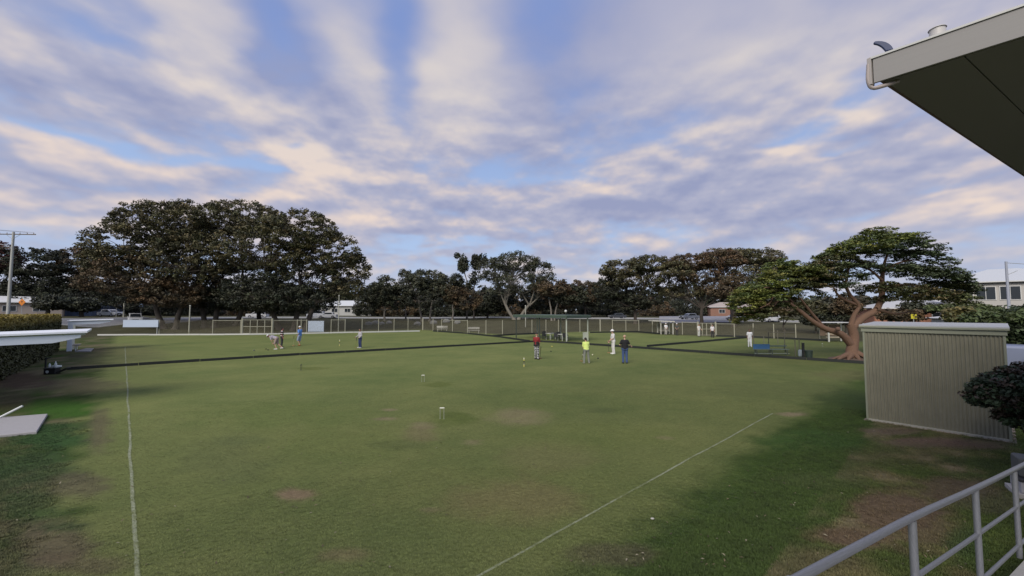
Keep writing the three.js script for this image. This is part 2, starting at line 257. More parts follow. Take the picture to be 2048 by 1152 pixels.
// ---------------------------------------------------------------- trees and shrubs
const barkMap = noiseTexture(256, 14, .55, 1, false, 5, .3), barkBump = noiseTexture(256, 18, 0, 1, false, 6, .3);
function bark(r, g, b) { const m = new THREE.MeshStandardMaterial({ roughness: .92, map: barkMap, bumpMap: barkBump, bumpScale: .02 }); m.color.setRGB(r, g, b); return m; }
const leafMat = new THREE.MeshStandardMaterial({ roughness: .7, vertexColors: true });
class Leaves {
  constructor() { this.p = []; this.c = []; this.i = []; }
  add(x, y, z, s, col, up = .6, ox = 0, oy = 0, oz = 0, asp = .55) {
    const nx = gauss() + ox, ny = gauss() + up + oy, nz = gauss() + oz, l = Math.hypot(nx, ny, nz) || 1;
    const N = [nx / l, ny / l, nz / l]; let t = [rnd() - .5, (rnd() - .5) * .7, rnd() - .5]; const dt = t[0] * N[0] + t[1] * N[1] + t[2] * N[2]; t = t.map((q, k) => q - dt * N[k]); const lt = Math.hypot(...t) || 1; t = t.map((q) => q / lt);
    const b = [N[1] * t[2] - N[2] * t[1], N[2] * t[0] - N[0] * t[2], N[0] * t[1] - N[1] * t[0]], k = this.p.length / 3, w = s * asp, f = s * .18;
    this.p.push(x - t[0] * s, y - t[1] * s, z - t[2] * s, x + b[0] * w + N[0] * f, y + b[1] * w + N[1] * f, z + b[2] * w + N[2] * f, x + t[0] * s, y + t[1] * s, z + t[2] * s, x - b[0] * w + N[0] * f, y - b[1] * w + N[1] * f, z - b[2] * w + N[2] * f);
    for (let q = 0; q < 4; q++) this.c.push(col[0], col[1], col[2]);
    this.i.push(k, k + 1, k + 2, k, k + 2, k + 3);
  }
  clump(c, r, flat, n, size, col, up) {
    const j = rr(.72, 1.3), tone = [col[0] * j * rr(.92, 1.1), col[1] * j, col[2] * j];
    for (let k = 0; k < n; k++) {
      let a, b, d; do { a = rr(-1, 1); b = rr(-1, 1); d = rr(-1, 1); } while (a * a + b * b + d * d > 1);
      const e = rr(.75, 1.3); this.add(c[0] + a * r, c[1] + b * r * flat, c[2] + d * r, size * rr(.6, 1.35), [tone[0] * e, tone[1] * e, tone[2] * e], up, a * .4, b * .4, d * .4);
    }
  }
  build() { const g = new THREE.BufferGeometry(); g.setAttribute('position', new THREE.Float32BufferAttribute(this.p, 3)); g.setAttribute('color', new THREE.Float32BufferAttribute(this.c, 3)); g.setIndex(this.i); g.computeVertexNormals(); return g; }
}
const pick = (a) => a[Math.floor(rnd() * a.length)];
// a tree: lobes are masses of the crown in photo places at the tree's depth; the limbs run from the fork out to the clumps
function tree(name, label, group, o) {
  srand(Math.round(o.px * 13 + o.z * 7));
  const b = V(o.px, o.z), t = thing(name, label, 'tree', b, 0, group), k = o.z / F, L = new Leaves(), wood = [];
  const loc = (px, py, dz = 0) => { const p = D(px, py, o.z); return new THREE.Vector3(p.x - b.x, p.y - b.y, dz); };
  const forks = (o.stems ?? [[0, 0]]).map(([dx, lean], i) => {
    const foot = new THREE.Vector3(dx, -.15, i * rr(-1, 1)), h = o.fork * rr(.9, 1.1), top = new THREE.Vector3(dx + lean, h, foot.z + rr(-.4, .4));
    wood.push(limb([foot, foot.clone().lerp(top, .12).add(new THREE.Vector3(0, .1, 0)), foot.clone().lerp(top, .55).add(new THREE.Vector3(rr(-.2, .2), 0, rr(-.2, .2))), top], [o.tw * 1.5, o.tw * .95, o.tw * .85, o.tw * .72], 9)); return top;
  });
  for (const [px, py, w, h, n, cols] of o.lobes) {
    const c = loc(px, py, rr(-1, 1) * (o.deep ?? .35) * w * k), rx = w * k, ry = h * k, rz = rx * (o.rz ?? .8);
    const from = forks.reduce((a, f) => (Math.abs(f.x - c.x) < Math.abs(a.x - c.x) ? f : a));
    const elbow = from.clone().lerp(c, .5).add(new THREE.Vector3(0, -ry * .25, 0)), end = c.clone().add(new THREE.Vector3(0, -ry * .2, 0));
    wood.push(limb([from.clone().add(new THREE.Vector3(0, -.3, 0)), elbow, end], [o.tw * .6, o.tw * .4, o.tw * .2], 6));
    for (let i = 0; i < n * (o.full ?? 1.6); i++) {
      let d; do { d = [rr(-1, 1), rr(-1, 1), rr(-1, 1)]; } while (Math.hypot(...d) > 1 || Math.hypot(...d) < .1);
      const l = Math.hypot(...d), rad = mix(o.hollow ?? .5, 1, Math.cbrt(rnd())) / l; let yy = d[1] * rad; if (yy < 0) yy *= (o.under ?? .6);
      const p = [c.x + d[0] * rad * rx, c.y + yy * ry, c.z + d[2] * rad * rz];
      L.clump(p, o.cr * rr(.65, 1.25), o.flat ?? .55, Math.round(o.per * rr(.8, 1.4)), o.leaf * 1.12, pick(cols ?? o.cols), o.up ?? .7);
      if (rnd() < (o.twigs ?? .45) * 1.3 / (o.full ?? 1.6)) { const e = new THREE.Vector3(...p), s = elbow.clone().lerp(end, rnd()), m = s.clone().lerp(e, .5); m.y += rr(-.1, .25) * ry * .5; wood.push(limb([s, m, e], [o.tw * .16, o.tw * .1, o.tw * .03], 4)); }
    }
  }
  part('trunk', merge(wood), bark(...(o.bark ?? [.10, .085, .07])), t);
  part('crown', L.build(), leafMat, t);
  return t;
}
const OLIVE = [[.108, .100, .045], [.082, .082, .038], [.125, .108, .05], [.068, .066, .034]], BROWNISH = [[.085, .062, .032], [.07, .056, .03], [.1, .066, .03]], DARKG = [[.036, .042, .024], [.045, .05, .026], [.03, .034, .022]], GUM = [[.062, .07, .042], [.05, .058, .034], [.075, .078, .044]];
const RUST = [[.112, .07, .034], [.09, .064, .033], [.075, .06, .032]];
const big = { z: 72, fork: 4.6, tw: .46, full: 4.2, cr: .66, per: 34, leaf: .165, flat: .6, cols: OLIVE, twigs: .4, under: .75 };
const figs = 'dark spreading fig trees behind the left fence';
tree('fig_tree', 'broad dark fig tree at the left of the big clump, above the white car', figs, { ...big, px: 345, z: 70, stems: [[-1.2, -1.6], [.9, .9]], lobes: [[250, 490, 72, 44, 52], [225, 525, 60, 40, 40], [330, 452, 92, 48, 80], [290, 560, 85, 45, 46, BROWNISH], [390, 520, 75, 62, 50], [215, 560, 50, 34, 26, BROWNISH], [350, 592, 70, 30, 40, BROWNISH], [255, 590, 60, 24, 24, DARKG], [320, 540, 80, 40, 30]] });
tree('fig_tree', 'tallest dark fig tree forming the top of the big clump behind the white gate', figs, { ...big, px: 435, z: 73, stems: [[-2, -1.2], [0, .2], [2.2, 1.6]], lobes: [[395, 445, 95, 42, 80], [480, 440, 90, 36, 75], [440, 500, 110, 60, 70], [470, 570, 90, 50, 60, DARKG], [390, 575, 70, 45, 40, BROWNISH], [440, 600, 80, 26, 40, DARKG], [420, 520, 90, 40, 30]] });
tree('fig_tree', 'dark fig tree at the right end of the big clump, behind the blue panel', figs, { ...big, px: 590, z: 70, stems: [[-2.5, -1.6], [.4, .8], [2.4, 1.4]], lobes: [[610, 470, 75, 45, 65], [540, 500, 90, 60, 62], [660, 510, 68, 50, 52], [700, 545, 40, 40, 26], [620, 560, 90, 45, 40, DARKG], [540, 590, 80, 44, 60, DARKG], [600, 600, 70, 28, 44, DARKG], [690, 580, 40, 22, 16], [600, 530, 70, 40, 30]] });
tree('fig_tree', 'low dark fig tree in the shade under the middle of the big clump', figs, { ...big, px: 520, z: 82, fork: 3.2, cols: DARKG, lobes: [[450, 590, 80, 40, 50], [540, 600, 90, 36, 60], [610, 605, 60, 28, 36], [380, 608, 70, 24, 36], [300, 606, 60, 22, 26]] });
const backs = 'round dark street trees behind the hedge at left';
const street = { z: 92, fork: 3, tw: .4, full: 4, cr: .85, per: 36, leaf: .21, flat: .55, cols: DARKG, twigs: .3 };
tree('street_tree', 'dark street tree just right of the tall utility pole', backs, { ...street, px: 80, lobes: [[80, 530, 62, 36, 50], [60, 570, 60, 36, 36, DARKG], [110, 575, 50, 34, 28], [70, 600, 70, 20, 30]] });
tree('street_tree', 'brownish street tree between the utility pole and the big fig clump', backs, { ...street, px: 165, z: 96, lobes: [[160, 530, 55, 34, 46, BROWNISH], [190, 570, 60, 36, 40, BROWNISH], [130, 590, 50, 26, 30], [200, 600, 70, 18, 30, DARKG]] });
tree('street_tree', 'reddish leaved street tree cut by the left edge, behind the utility pole', backs, { ...street, px: -20, z: 88, lobes: [[-10, 520, 34, 38, 34, [[.10, .035, .03], [.07, .035, .03]]], [0, 570, 40, 40, 34], [-60, 540, 40, 50, 30]] });
tree('street_tree', 'low dark tree at the roadside beside the triangular road sign', backs, { ...street, px: 165, z: 84, fork: 2, cr: 1, lobes: [[165, 612, 28, 16, 26]] });
tree('street_tree', 'small dark tree at the roadside in front of the blue house', backs, { ...street, px: 92, z: 80, fork: 2, cr: 1, lobes: [[95, 608, 24, 16, 22]] });
const gums = 'grey green gum trees beyond the middle of the fence';
const gum = { z: 96, fork: 4.2, tw: .26, full: 3.6, cr: .66, per: 34, leaf: .18, flat: .75, cols: GUM, bark: [.22, .2, .17], twigs: .55 };
tree('gum_tree', 'low rounded grey green gum right of the big fig clump', gums, { ...gum, px: 770, fork: 2.6, lobes: [[760, 592, 38, 26, 40], [775, 575, 26, 22, 26], [740, 605, 30, 22, 24], [795, 600, 30, 28, 28]] });
tree('gum_tree', 'gum with forked pale trunk and rounded crown left of the thin pines', gums, { ...gum, px: 853, fork: 5.2, stems: [[-1, -.8], [.8, .7]], lobes: [[850, 560, 42, 22, 50], [825, 575, 34, 26, 34], [880, 580, 30, 30, 34], [850, 600, 50, 24, 34, DARKG]] });
tree('gum_tree', 'brownish gum leaning against the thin pines', gums, { ...gum, px: 905, fork: 3.4, lobes: [[905, 590, 30, 26, 36, BROWNISH], [912, 562, 14, 14, 14, DARKG], [930, 605, 34, 26, 30, BROWNISH]] });
tree('gum_tree', 'small sparse gum poking up above the low gums', gums, { ...gum, px: 812, z: 104, fork: 8, tw: .18, per: 22, lobes: [[811, 548, 13, 8, 9], [815, 570, 12, 12, 8]] });
tree('gum_tree', 'tall open gum with pale forked branches behind the green shelter', gums, { ...gum, px: 1032, z: 98, fork: 3.4, tw: .42, bark: [.26, .24, .2], twigs: .9, per: 26, stems: [[-.5, -2], [.6, 2.6]], lobes: [[1030, 528, 52, 24, 55, GUM], [990, 545, 36, 30, 34], [1075, 550, 36, 28, 36], [1035, 565, 60, 20, 22], [1010, 580, 34, 14, 10], [1085, 580, 26, 20, 16, BROWNISH]] });
const darks = 'dark rounded trees behind the middle fence';
const dk = { z: 108, fork: 2.6, tw: .3, full: 4, cr: .85, per: 36, leaf: .22, flat: .6, cols: DARKG, twigs: .25 };
tree('shade_tree', 'low black green tree left of the green shelter', darks, { ...dk, px: 975, lobes: [[975, 612, 42, 22, 46], [1000, 600, 30, 22, 26]] });
tree('shade_tree', 'low dark tree directly above the green shelter roof', darks, { ...dk, px: 1085, z: 112, lobes: [[1080, 605, 46, 26, 46], [1120, 600, 40, 30, 40, BROWNISH]] });
tree('shade_tree', 'brownish dark tree with pale twin trunks right of the shelter', darks, { ...dk, px: 1106, z: 92, fork: 4.4, tw: .2, bark: [.3, .27, .23], stems: [[-.3, -.6], [.3, 1]], lobes: [[1110, 580, 34, 20, 24, BROWNISH], [1140, 595, 34, 26, 26]] });
tree('shade_tree', 'dark tree standing over the dark parked car', darks, { ...dk, px: 1170, z: 120, lobes: [[1165, 590, 40, 30, 44, BROWNISH], [1200, 595, 46, 34, 46]] });
const lows = 'low dark roadside trees beyond the road';
[[185, 108, 40, 22, 'low dark roadside tree behind the triangular road sign'], [300, 106, 46, 24, 'low dark roadside tree behind the white four wheel drive'], [385, 116, 52, 24, 'low dark roadside tree behind the trunks left of the left gate'], [470, 122, 52, 26, 'low dark roadside tree straight behind the left gate'], [560, 124, 52, 24, 'low dark roadside tree behind the bending player'],
  [745, 132, 34, 22, 'low dark roadside tree behind the leftmost boulders'], [800, 128, 44, 24, 'low dark roadside tree left of the forked gum trunk'], [875, 128, 46, 26, 'low dark roadside tree right of the forked gum trunk'], [950, 126, 44, 24, 'low dark roadside tree behind the thin pine trunks'], [1040, 130, 52, 24, 'low dark roadside tree behind the pale forked gum'],
  [1130, 130, 50, 26, 'low dark roadside tree behind the right half of the green shelter'], [1215, 132, 50, 26, 'low dark roadside tree behind the dark hatchback'], [1300, 136, 46, 22, 'low dark roadside tree behind the left end of the car park'], [1375, 142, 46, 20, 'low dark roadside tree behind the middle of the car park']]
  .forEach(([px, z, w, h, l], i) => tree('roadside_tree', l, lows, { ...dk, px, z, fork: 1.4, full: 3, cols: i % 3 ? DARKG : BROWNISH, lobes: [[px, 617, w, h, 34], [px - w * .5, 622, w * .6, h * .7, 14], [px + w * .5, 624, w * .6, h * .6, 14]] }));
const pine = { z: 104, fork: 9.5, tw: .2, cr: .7, per: 34, leaf: .24, flat: 1.2, up: .2, cols: DARKG, bark: [.2, .17, .14], twigs: .2 };
tree('pine_tree', 'left of two thin pines with a candle shaped tuft on top', 'thin pines with tufted tops', { ...pine, px: 934, lobes: [[926, 533, 9, 17, 26], [930, 575, 13, 14, 12], [920, 512, 8, 4, 4]] });
tree('pine_tree', 'right of two thin pines, its tuft touching the tall gum', 'thin pines with tufted tops', { ...pine, px: 948, z: 106, lobes: [[951, 527, 8, 14, 22], [948, 560, 8, 14, 8], [965, 522, 9, 12, 12]] });
const rain = { z: 84, fork: 3.2, tw: .36, full: 3.4, cr: .62, per: 32, leaf: .165, flat: .6, cols: OLIVE, twigs: .8, under: .35, bark: [.085, .07, .058] };
const bigs = 'spreading trees beyond the right hand fence';
tree('spreading_tree', 'olive spreading tree left of the rust coloured one', bigs, { ...rain, px: 1270, lobes: [[1240, 545, 44, 26, 55], [1295, 535, 42, 24, 52], [1265, 565, 60, 22, 36], [1225, 585, 40, 34, 44, DARKG], [1285, 600, 46, 26, 34, DARKG], [1330, 575, 30, 26, 20], [1260, 612, 50, 20, 30, DARKG]] });
tree('spreading_tree', 'rust coloured spreading tree with bare dark limbs under its crown', bigs, { ...rain, px: 1402, z: 80, twigs: 1, lobes: [[1385, 530, 52, 24, 60, RUST], [1440, 525, 46, 24, 56, RUST], [1355, 545, 34, 26, 30], [1410, 555, 70, 22, 34, RUST], [1370, 585, 46, 22, 20, OLIVE], [1440, 580, 50, 28, 30, RUST]] });
tree('spreading_tree', 'dark green spreading tree behind the crown of the rust coloured one', bigs, { ...rain, px: 1462, z: 90, lobes: [[1520, 520, 46, 22, 50, OLIVE], [1480, 510, 46, 14, 34, OLIVE], [1545, 535, 34, 22, 30], [1500, 555, 54, 24, 40], [1440, 508, 44, 10, 24]] });
tree('spreading_tree', 'reddish thin leaved tree between the rust tree and the low green canopy', bigs, { ...rain, px: 1466, z: 72, fork: 4, per: 24, lobes: [[1450, 585, 36, 26, 30, BROWNISH], [1475, 570, 34, 24, 26, BROWNISH]] });
const bushes = 'bushes along the far side of the right courts';
const bushy = { z: 62, fork: .8, tw: .14, cr: .55, per: 40, leaf: .16, flat: .7, cols: DARKG, twigs: .1 };
tree('bush', 'round dark bush with a bare stem beyond the right fence', bushes, { ...bushy, px: 1567, lobes: [[1560, 620, 34, 16, 40, BROWNISH], [1590, 615, 24, 14, 24]], fork: 1.2 });
tree('bush', 'round olive bush seen between the limbs of the low green tree', bushes, { ...bushy, px: 1630, z: 58, lobes: [[1630, 622, 30, 20, 44, [[.07, .068, .03]]], [1630, 640, 32, 14, 24]] });
tree('bush', 'brownish bush beside the trunk of the low green tree', bushes, { ...bushy, px: 1690, z: 56, lobes: [[1690, 615, 26, 22, 40, BROWNISH], [1690, 640, 24, 12, 18]] });
tree('bush', 'brown green bush behind the corrugated shed, left of the white car', bushes, { ...bushy, px: 1800, z: 48, lobes: [[1800, 632, 40, 12, 40, BROWNISH], [1840, 618, 30, 12, 26]] });
tree('bush', 'yellow green bush behind the corrugated shed, right of the white car', bushes, { ...bushy, px: 1935, z: 38, lobes: [[1925, 632, 26, 14, 40, [[.11, .095, .03], [.09, .09, .03]]], [1955, 630, 30, 11, 40, [[.07, .1, .03]]]] });
tree('bush', 'light green bush in front of the white two storey house', bushes, { ...bushy, px: 1900, z: 46, full: 1, lobes: [[1890, 616, 34, 7, 26, [[.07, .09, .03]]], [1930, 618, 30, 8, 26, [[.08, .1, .036]]], [1965, 622, 30, 7, 26, [[.07, .09, .03]]]], fork: 1.2 });
tree('big_bush', 'large dark bush behind the right end of the corrugated shed', null, { z: 14.5, px: 2040, fork: .8, tw: .08, cr: .3, per: 60, leaf: .06, flat: .7, cols: [[.035, .055, .02], [.05, .075, .024], [.028, .04, .018]], twigs: .15, full: 1.4, lobes: [[2050, 655, 56, 38, 110], [2030, 672, 32, 22, 40], [1988, 640, 40, 9, 34, [[.06, .085, .026]]], [2070, 690, 40, 34, 40]] });
tree('small_bush', 'dark leafy bush on a short trunk before the right end of the shed', null, { z: 9.4, px: 2034, fork: .45, tw: .1, cr: .17, per: 62, leaf: .042, flat: .6, cols: [[.036, .06, .028], [.05, .075, .034], [.03, .042, .022], [.055, .04, .026]], twigs: .3, bark: [.07, .045, .035], full: 1.25, lobes: [[2042, 768, 66, 36, 110], [2012, 795, 58, 36, 90], [2060, 826, 66, 44, 90], [2000, 780, 44, 26, 50], [2070, 790, 50, 60, 60]] });

// the low green spreading tree with a thick forked trunk beside the court
{
  srand(901);
  const z0 = 28.2, base = V(1706, z0), t = thing('poinciana_tree', 'low wide green tree with thick reddish forked trunk beside the corrugated shed', 'tree', base);
  const at = (px, py, dz = 0) => { const p = D(px, py, z0 - dz); return p.sub(base); };
  const L = new Leaves(), wood = [];
  const limbs = [
    [[[1706, 722], [1704, 700], [1708, 672], [1702, 650]], [.62, .44, .36, .33], 0],
    [[[1704, 690], [1682, 668], [1650, 657], [1622, 640], [1600, 622], [1580, 606]], [.34, .27, .22, .18, .16, .12], .9],
    [[[1650, 657], [1628, 632], [1612, 612], [1600, 596]], [.14, .12, .1, .07], 1.2],
    [[[1590, 612], [1560, 600], [1545, 612], [1520, 602]], [.12, .09, .07, .04], 1.4],
    [[[1560, 600], [1548, 592], [1540, 606], [1520, 616]], [.08, .06, .05, .03], 1.6],
    [[[1702, 652], [1708, 630], [1718, 612], [1700, 590], [1692, 570], [1696, 545], [1700, 520]], [.24, .17, .15, .14, .12, .08, .05], .3],
    [[[1715, 610], [1690, 600], [1676, 590], [1664, 570]], [.14, .11, .09, .05], .6],
    [[[1704, 655], [1728, 634], [1752, 620], [1764, 590], [1764, 560], [1768, 530], [1776, 505]], [.34, .27, .25, .22, .18, .12, .07], -.6],
    [[[1764, 560], [1740, 540], [1716, 532], [1690, 520]], [.12, .08, .06, .03], -.4],
    [[[1766, 540], [1800, 525], [1830, 520], [1860, 528]], [.12, .08, .06, .03], -.9],
    [[[1764, 575], [1800, 570], [1840, 572], [1880, 580]], [.13, .09, .07, .04], -1],
    [[[1752, 618], [1790, 628], [1826, 622]], [.16, .1, .05], -1.6],
    [[[1692, 565], [1660, 548], [1630, 545]], [.08, .06, .03], .8],
    [[[1600, 620], [1570, 590], [1540, 575], [1510, 580]], [.1, .07, .05, .03], 1.2],
  ];
  for (const [pts, rad, dz] of limbs) wood.push(limb(pts.map(([x, y], i) => at(x, y, dz * i / (pts.length - 1))), rad.map((q) => q * .8), 10));
  for (const [x, y, x2, y2, r] of [[1700, 708, 1672, 724, .3], [1712, 705, 1740, 724, .3], [1704, 708, 1694, 727, .3], [1708, 708, 1722, 727, .28], [1696, 712, 1660, 722, .2]]) wood.push(limb([at(x, y, .1), at((x + x2) / 2, (y + y2) / 2 - 3, .5), at(x2, y2 - 2, 1.1)], [r * .75, r * .5, .03], 8));
  part('trunk', merge(wood), bark(.21, .122, .08), t);
  part('branch_knot', new THREE.SphereGeometry(.15, 12, 8).translate(...at(1676, 658, .75).toArray()), bark(.18, .11, .08), t);
  const GR = [[.155, .18, .036], [.12, .15, .036], [.18, .19, .042], [.09, .115, .036]], GB = [[.12, .10, .045], [.08, .088, .038], [.10, .115, .042]], BL = [[.065, .09, .045], [.08, .105, .05]];
  // flat tiers of feathery leaf sprays: photo place, half width, depth half width, tilt, count, colours
  const tiers = [
    [1760, 485, 66, 1.9, 0, 40, GR], [1720, 498, 60, 1.9, .1, 36, GR], [1810, 500, 56, 1.9, -.12, 34, BL], [1690, 512, 54, 1.7, .15, 30, GR], [1845, 520, 46, 1.8, -.3, 30, BL], [1780, 510, 70, 2.2, 0, 22, BL],
    [1660, 528, 44, 1.5, .15, 24, GB], [1640, 545, 40, 1.3, .2, 20, GB], [1865, 545, 52, 1.7, -.3, 30, BL], [1830, 550, 50, 1.8, -.1, 22, BL], [1720, 540, 50, 1.5, 0, 16, BL], [1885, 562, 44, 1.6, -.3, 24, BL], [1900, 580, 40, 1.4, -.2, 20, GB],
    [1800, 580, 70, 1.6, -.05, 26, GB], [1840, 590, 56, 1.5, -.1, 24, GB], [1760, 585, 40, 1.4, 0, 14, GB], [1690, 560, 60, 1.4, 0, 16, BL], [1870, 600, 46, 1.3, -.1, 16, GB],
    [1575, 548, 54, 2, .2, 40, GR], [1545, 565, 52, 2, .3, 40, GR], [1610, 552, 46, 1.6, 0, 30, GR], [1520, 585, 44, 1.8, .45, 36, GR], [1495, 605, 32, 1.5, .55, 28, GR], [1580, 575, 60, 1.8, .1, 30, GB], [1545, 595, 46, 1.5, .2, 24, GR], [1510, 622, 30, 1.2, .3, 18, GB], [1640, 575, 48, 1.5, 0, 20, GB], [1620, 590, 46, 1.2, 0, 12, GB], [1530, 618, 30, 1.1, .2, 14, GB],
    [1625, 560, 50, 1.6, .1, 26, GB], [1660, 570, 40, 1.3, 0, 18, BL], [1500, 635, 26, 1.0, .3, 16, GR], [1540, 632, 36, 1.0, .1, 16, GB], [1575, 612, 34, 1.0, 0, 14, GB], [1490, 590, 24, 1.2, .5, 20, GR], [1560, 535, 30, 1.3, .1, 18, GR], [1905, 598, 36, 1.2, -.2, 20, GB], [1920, 575, 24, 1.1, -.3, 16, BL], [1790, 545, 60, 1.6, 0, 20, BL], [1700, 535, 44, 1.4, .1, 18, GB], [1755, 472, 36, 1.2, 0, 18, GR], [1820, 482, 30, 1.2, -.2, 16, GR], [1790, 600, 46, 1.1, 0, 14, GB],
  ];
  for (const [px, py, w, dz, tilt, n, cols] of tiers) {
    const c = at(px, py, rr(-.5, .5)), rx = w * z0 / F;
    for (let i = 0; i < n * 1.9; i++) {
      const a = rnd() * 6.283, r = Math.sqrt(rnd()), x = Math.cos(a) * r, z = Math.sin(a) * r;
      const p = [c.x + x * rx, c.y + x * rx * tilt + (1 - r * r) * .34 + gauss() * .26, c.z + z * dz];
      L.clump(p, rr(.24, .5), .28, 62, .078, pick(cols), 1.5);
    }
  }
  part('crown', L.build(), leafMat, t);
  // bare mound round its foot
  const m = new THREE.SphereGeometry(1, 40, 12, 0, Math.PI * 2, 0, Math.PI / 2).scale(2.3, .2, 1.5); const q = m.attributes.position; for (let i = 0; i < q.count; i++) { const n = fbm(q.getX(i), q.getZ(i), 3, 3); q.setXYZ(i, q.getX(i) * (1 + n * .3), q.getY(i) * (1 + n) - .03, q.getZ(i) * (1 + n * .3)); } m.computeVertexNormals();
  const mm = single('soil_mound', m, M(.11, .075, .055, 1, {}), null, null, null, 'structure'); mm.position.set(base.x + .5, 0, base.z);
}
// the clipped hedge on the left
{
  srand(55);
  const a = G(-150, 835).add(new THREE.Vector3(-W_[0], 0, -W_[1]).multiplyScalar(1.35)), b = G(114, 702).add(new THREE.Vector3(-W_[0], 0, -W_[1]).multiplyScalar(1.35)), d = b.clone().sub(a), l = d.length(), t = d.clone().normalize(), q = new THREE.Vector3(-t.z, 0, t.x);
  const o = thing('hedge', 'long clipped yellow green hedge along the left side', 'hedge', a, Math.atan2(-t.z, t.x));
  const L = new Leaves(), H = 3.02, W = 1.5;
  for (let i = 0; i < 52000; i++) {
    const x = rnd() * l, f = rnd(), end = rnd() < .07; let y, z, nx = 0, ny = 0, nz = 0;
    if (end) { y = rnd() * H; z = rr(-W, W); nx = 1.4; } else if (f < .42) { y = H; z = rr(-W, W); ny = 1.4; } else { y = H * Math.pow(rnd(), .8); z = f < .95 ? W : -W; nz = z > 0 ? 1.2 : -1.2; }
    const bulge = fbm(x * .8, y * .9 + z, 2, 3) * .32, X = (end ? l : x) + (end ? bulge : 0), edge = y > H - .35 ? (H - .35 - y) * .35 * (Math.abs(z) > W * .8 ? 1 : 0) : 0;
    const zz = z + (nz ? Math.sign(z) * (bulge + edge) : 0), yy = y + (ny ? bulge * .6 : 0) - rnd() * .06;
    const top = sst(H - .75, H - .12, yy), e = rr(.65, 1.3), c = mix3([.065, .07, .024], [.38, .29, .06], top * rr(.45, 1)); L.add(X, yy, zz - rnd() * .12 * Math.sign(z), rr(.05, .09), c.map((k) => k * e), .4, nx, ny, nz);  // upper leaves painted lighter and yellower, the lit hedge top put into colour
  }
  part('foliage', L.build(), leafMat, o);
  part('stems', box(l - .3, H - .3, W * 2 - .4, l / 2, (H - .3) / 2, 0), M(.03, .026, .018, 1), o);
}
// far-off belt of trees that closes the horizon
{
  srand(19); const L = new Leaves();
  for (let i = 0; i < 4200; i++) { const px = rr(-700, 2700), z = rr(150, 215), p = V(px, z), hh = (px < 1560 ? 8.5 : 4.5) + 5 * Math.abs(fbm(px * .012, 1, 0, 3) + .4); L.clump([p.x, p.y + rnd() * hh, p.z], 1.9, .8, 30, .85, pick([[.05, .055, .032], [.04, .045, .03], [.06, .055, .034]]), .4); }
  single('distant_wood', L.build(), leafMat, 'low dark band of far-off trees closing the horizon', 'woodland', null, 'stuff');
}

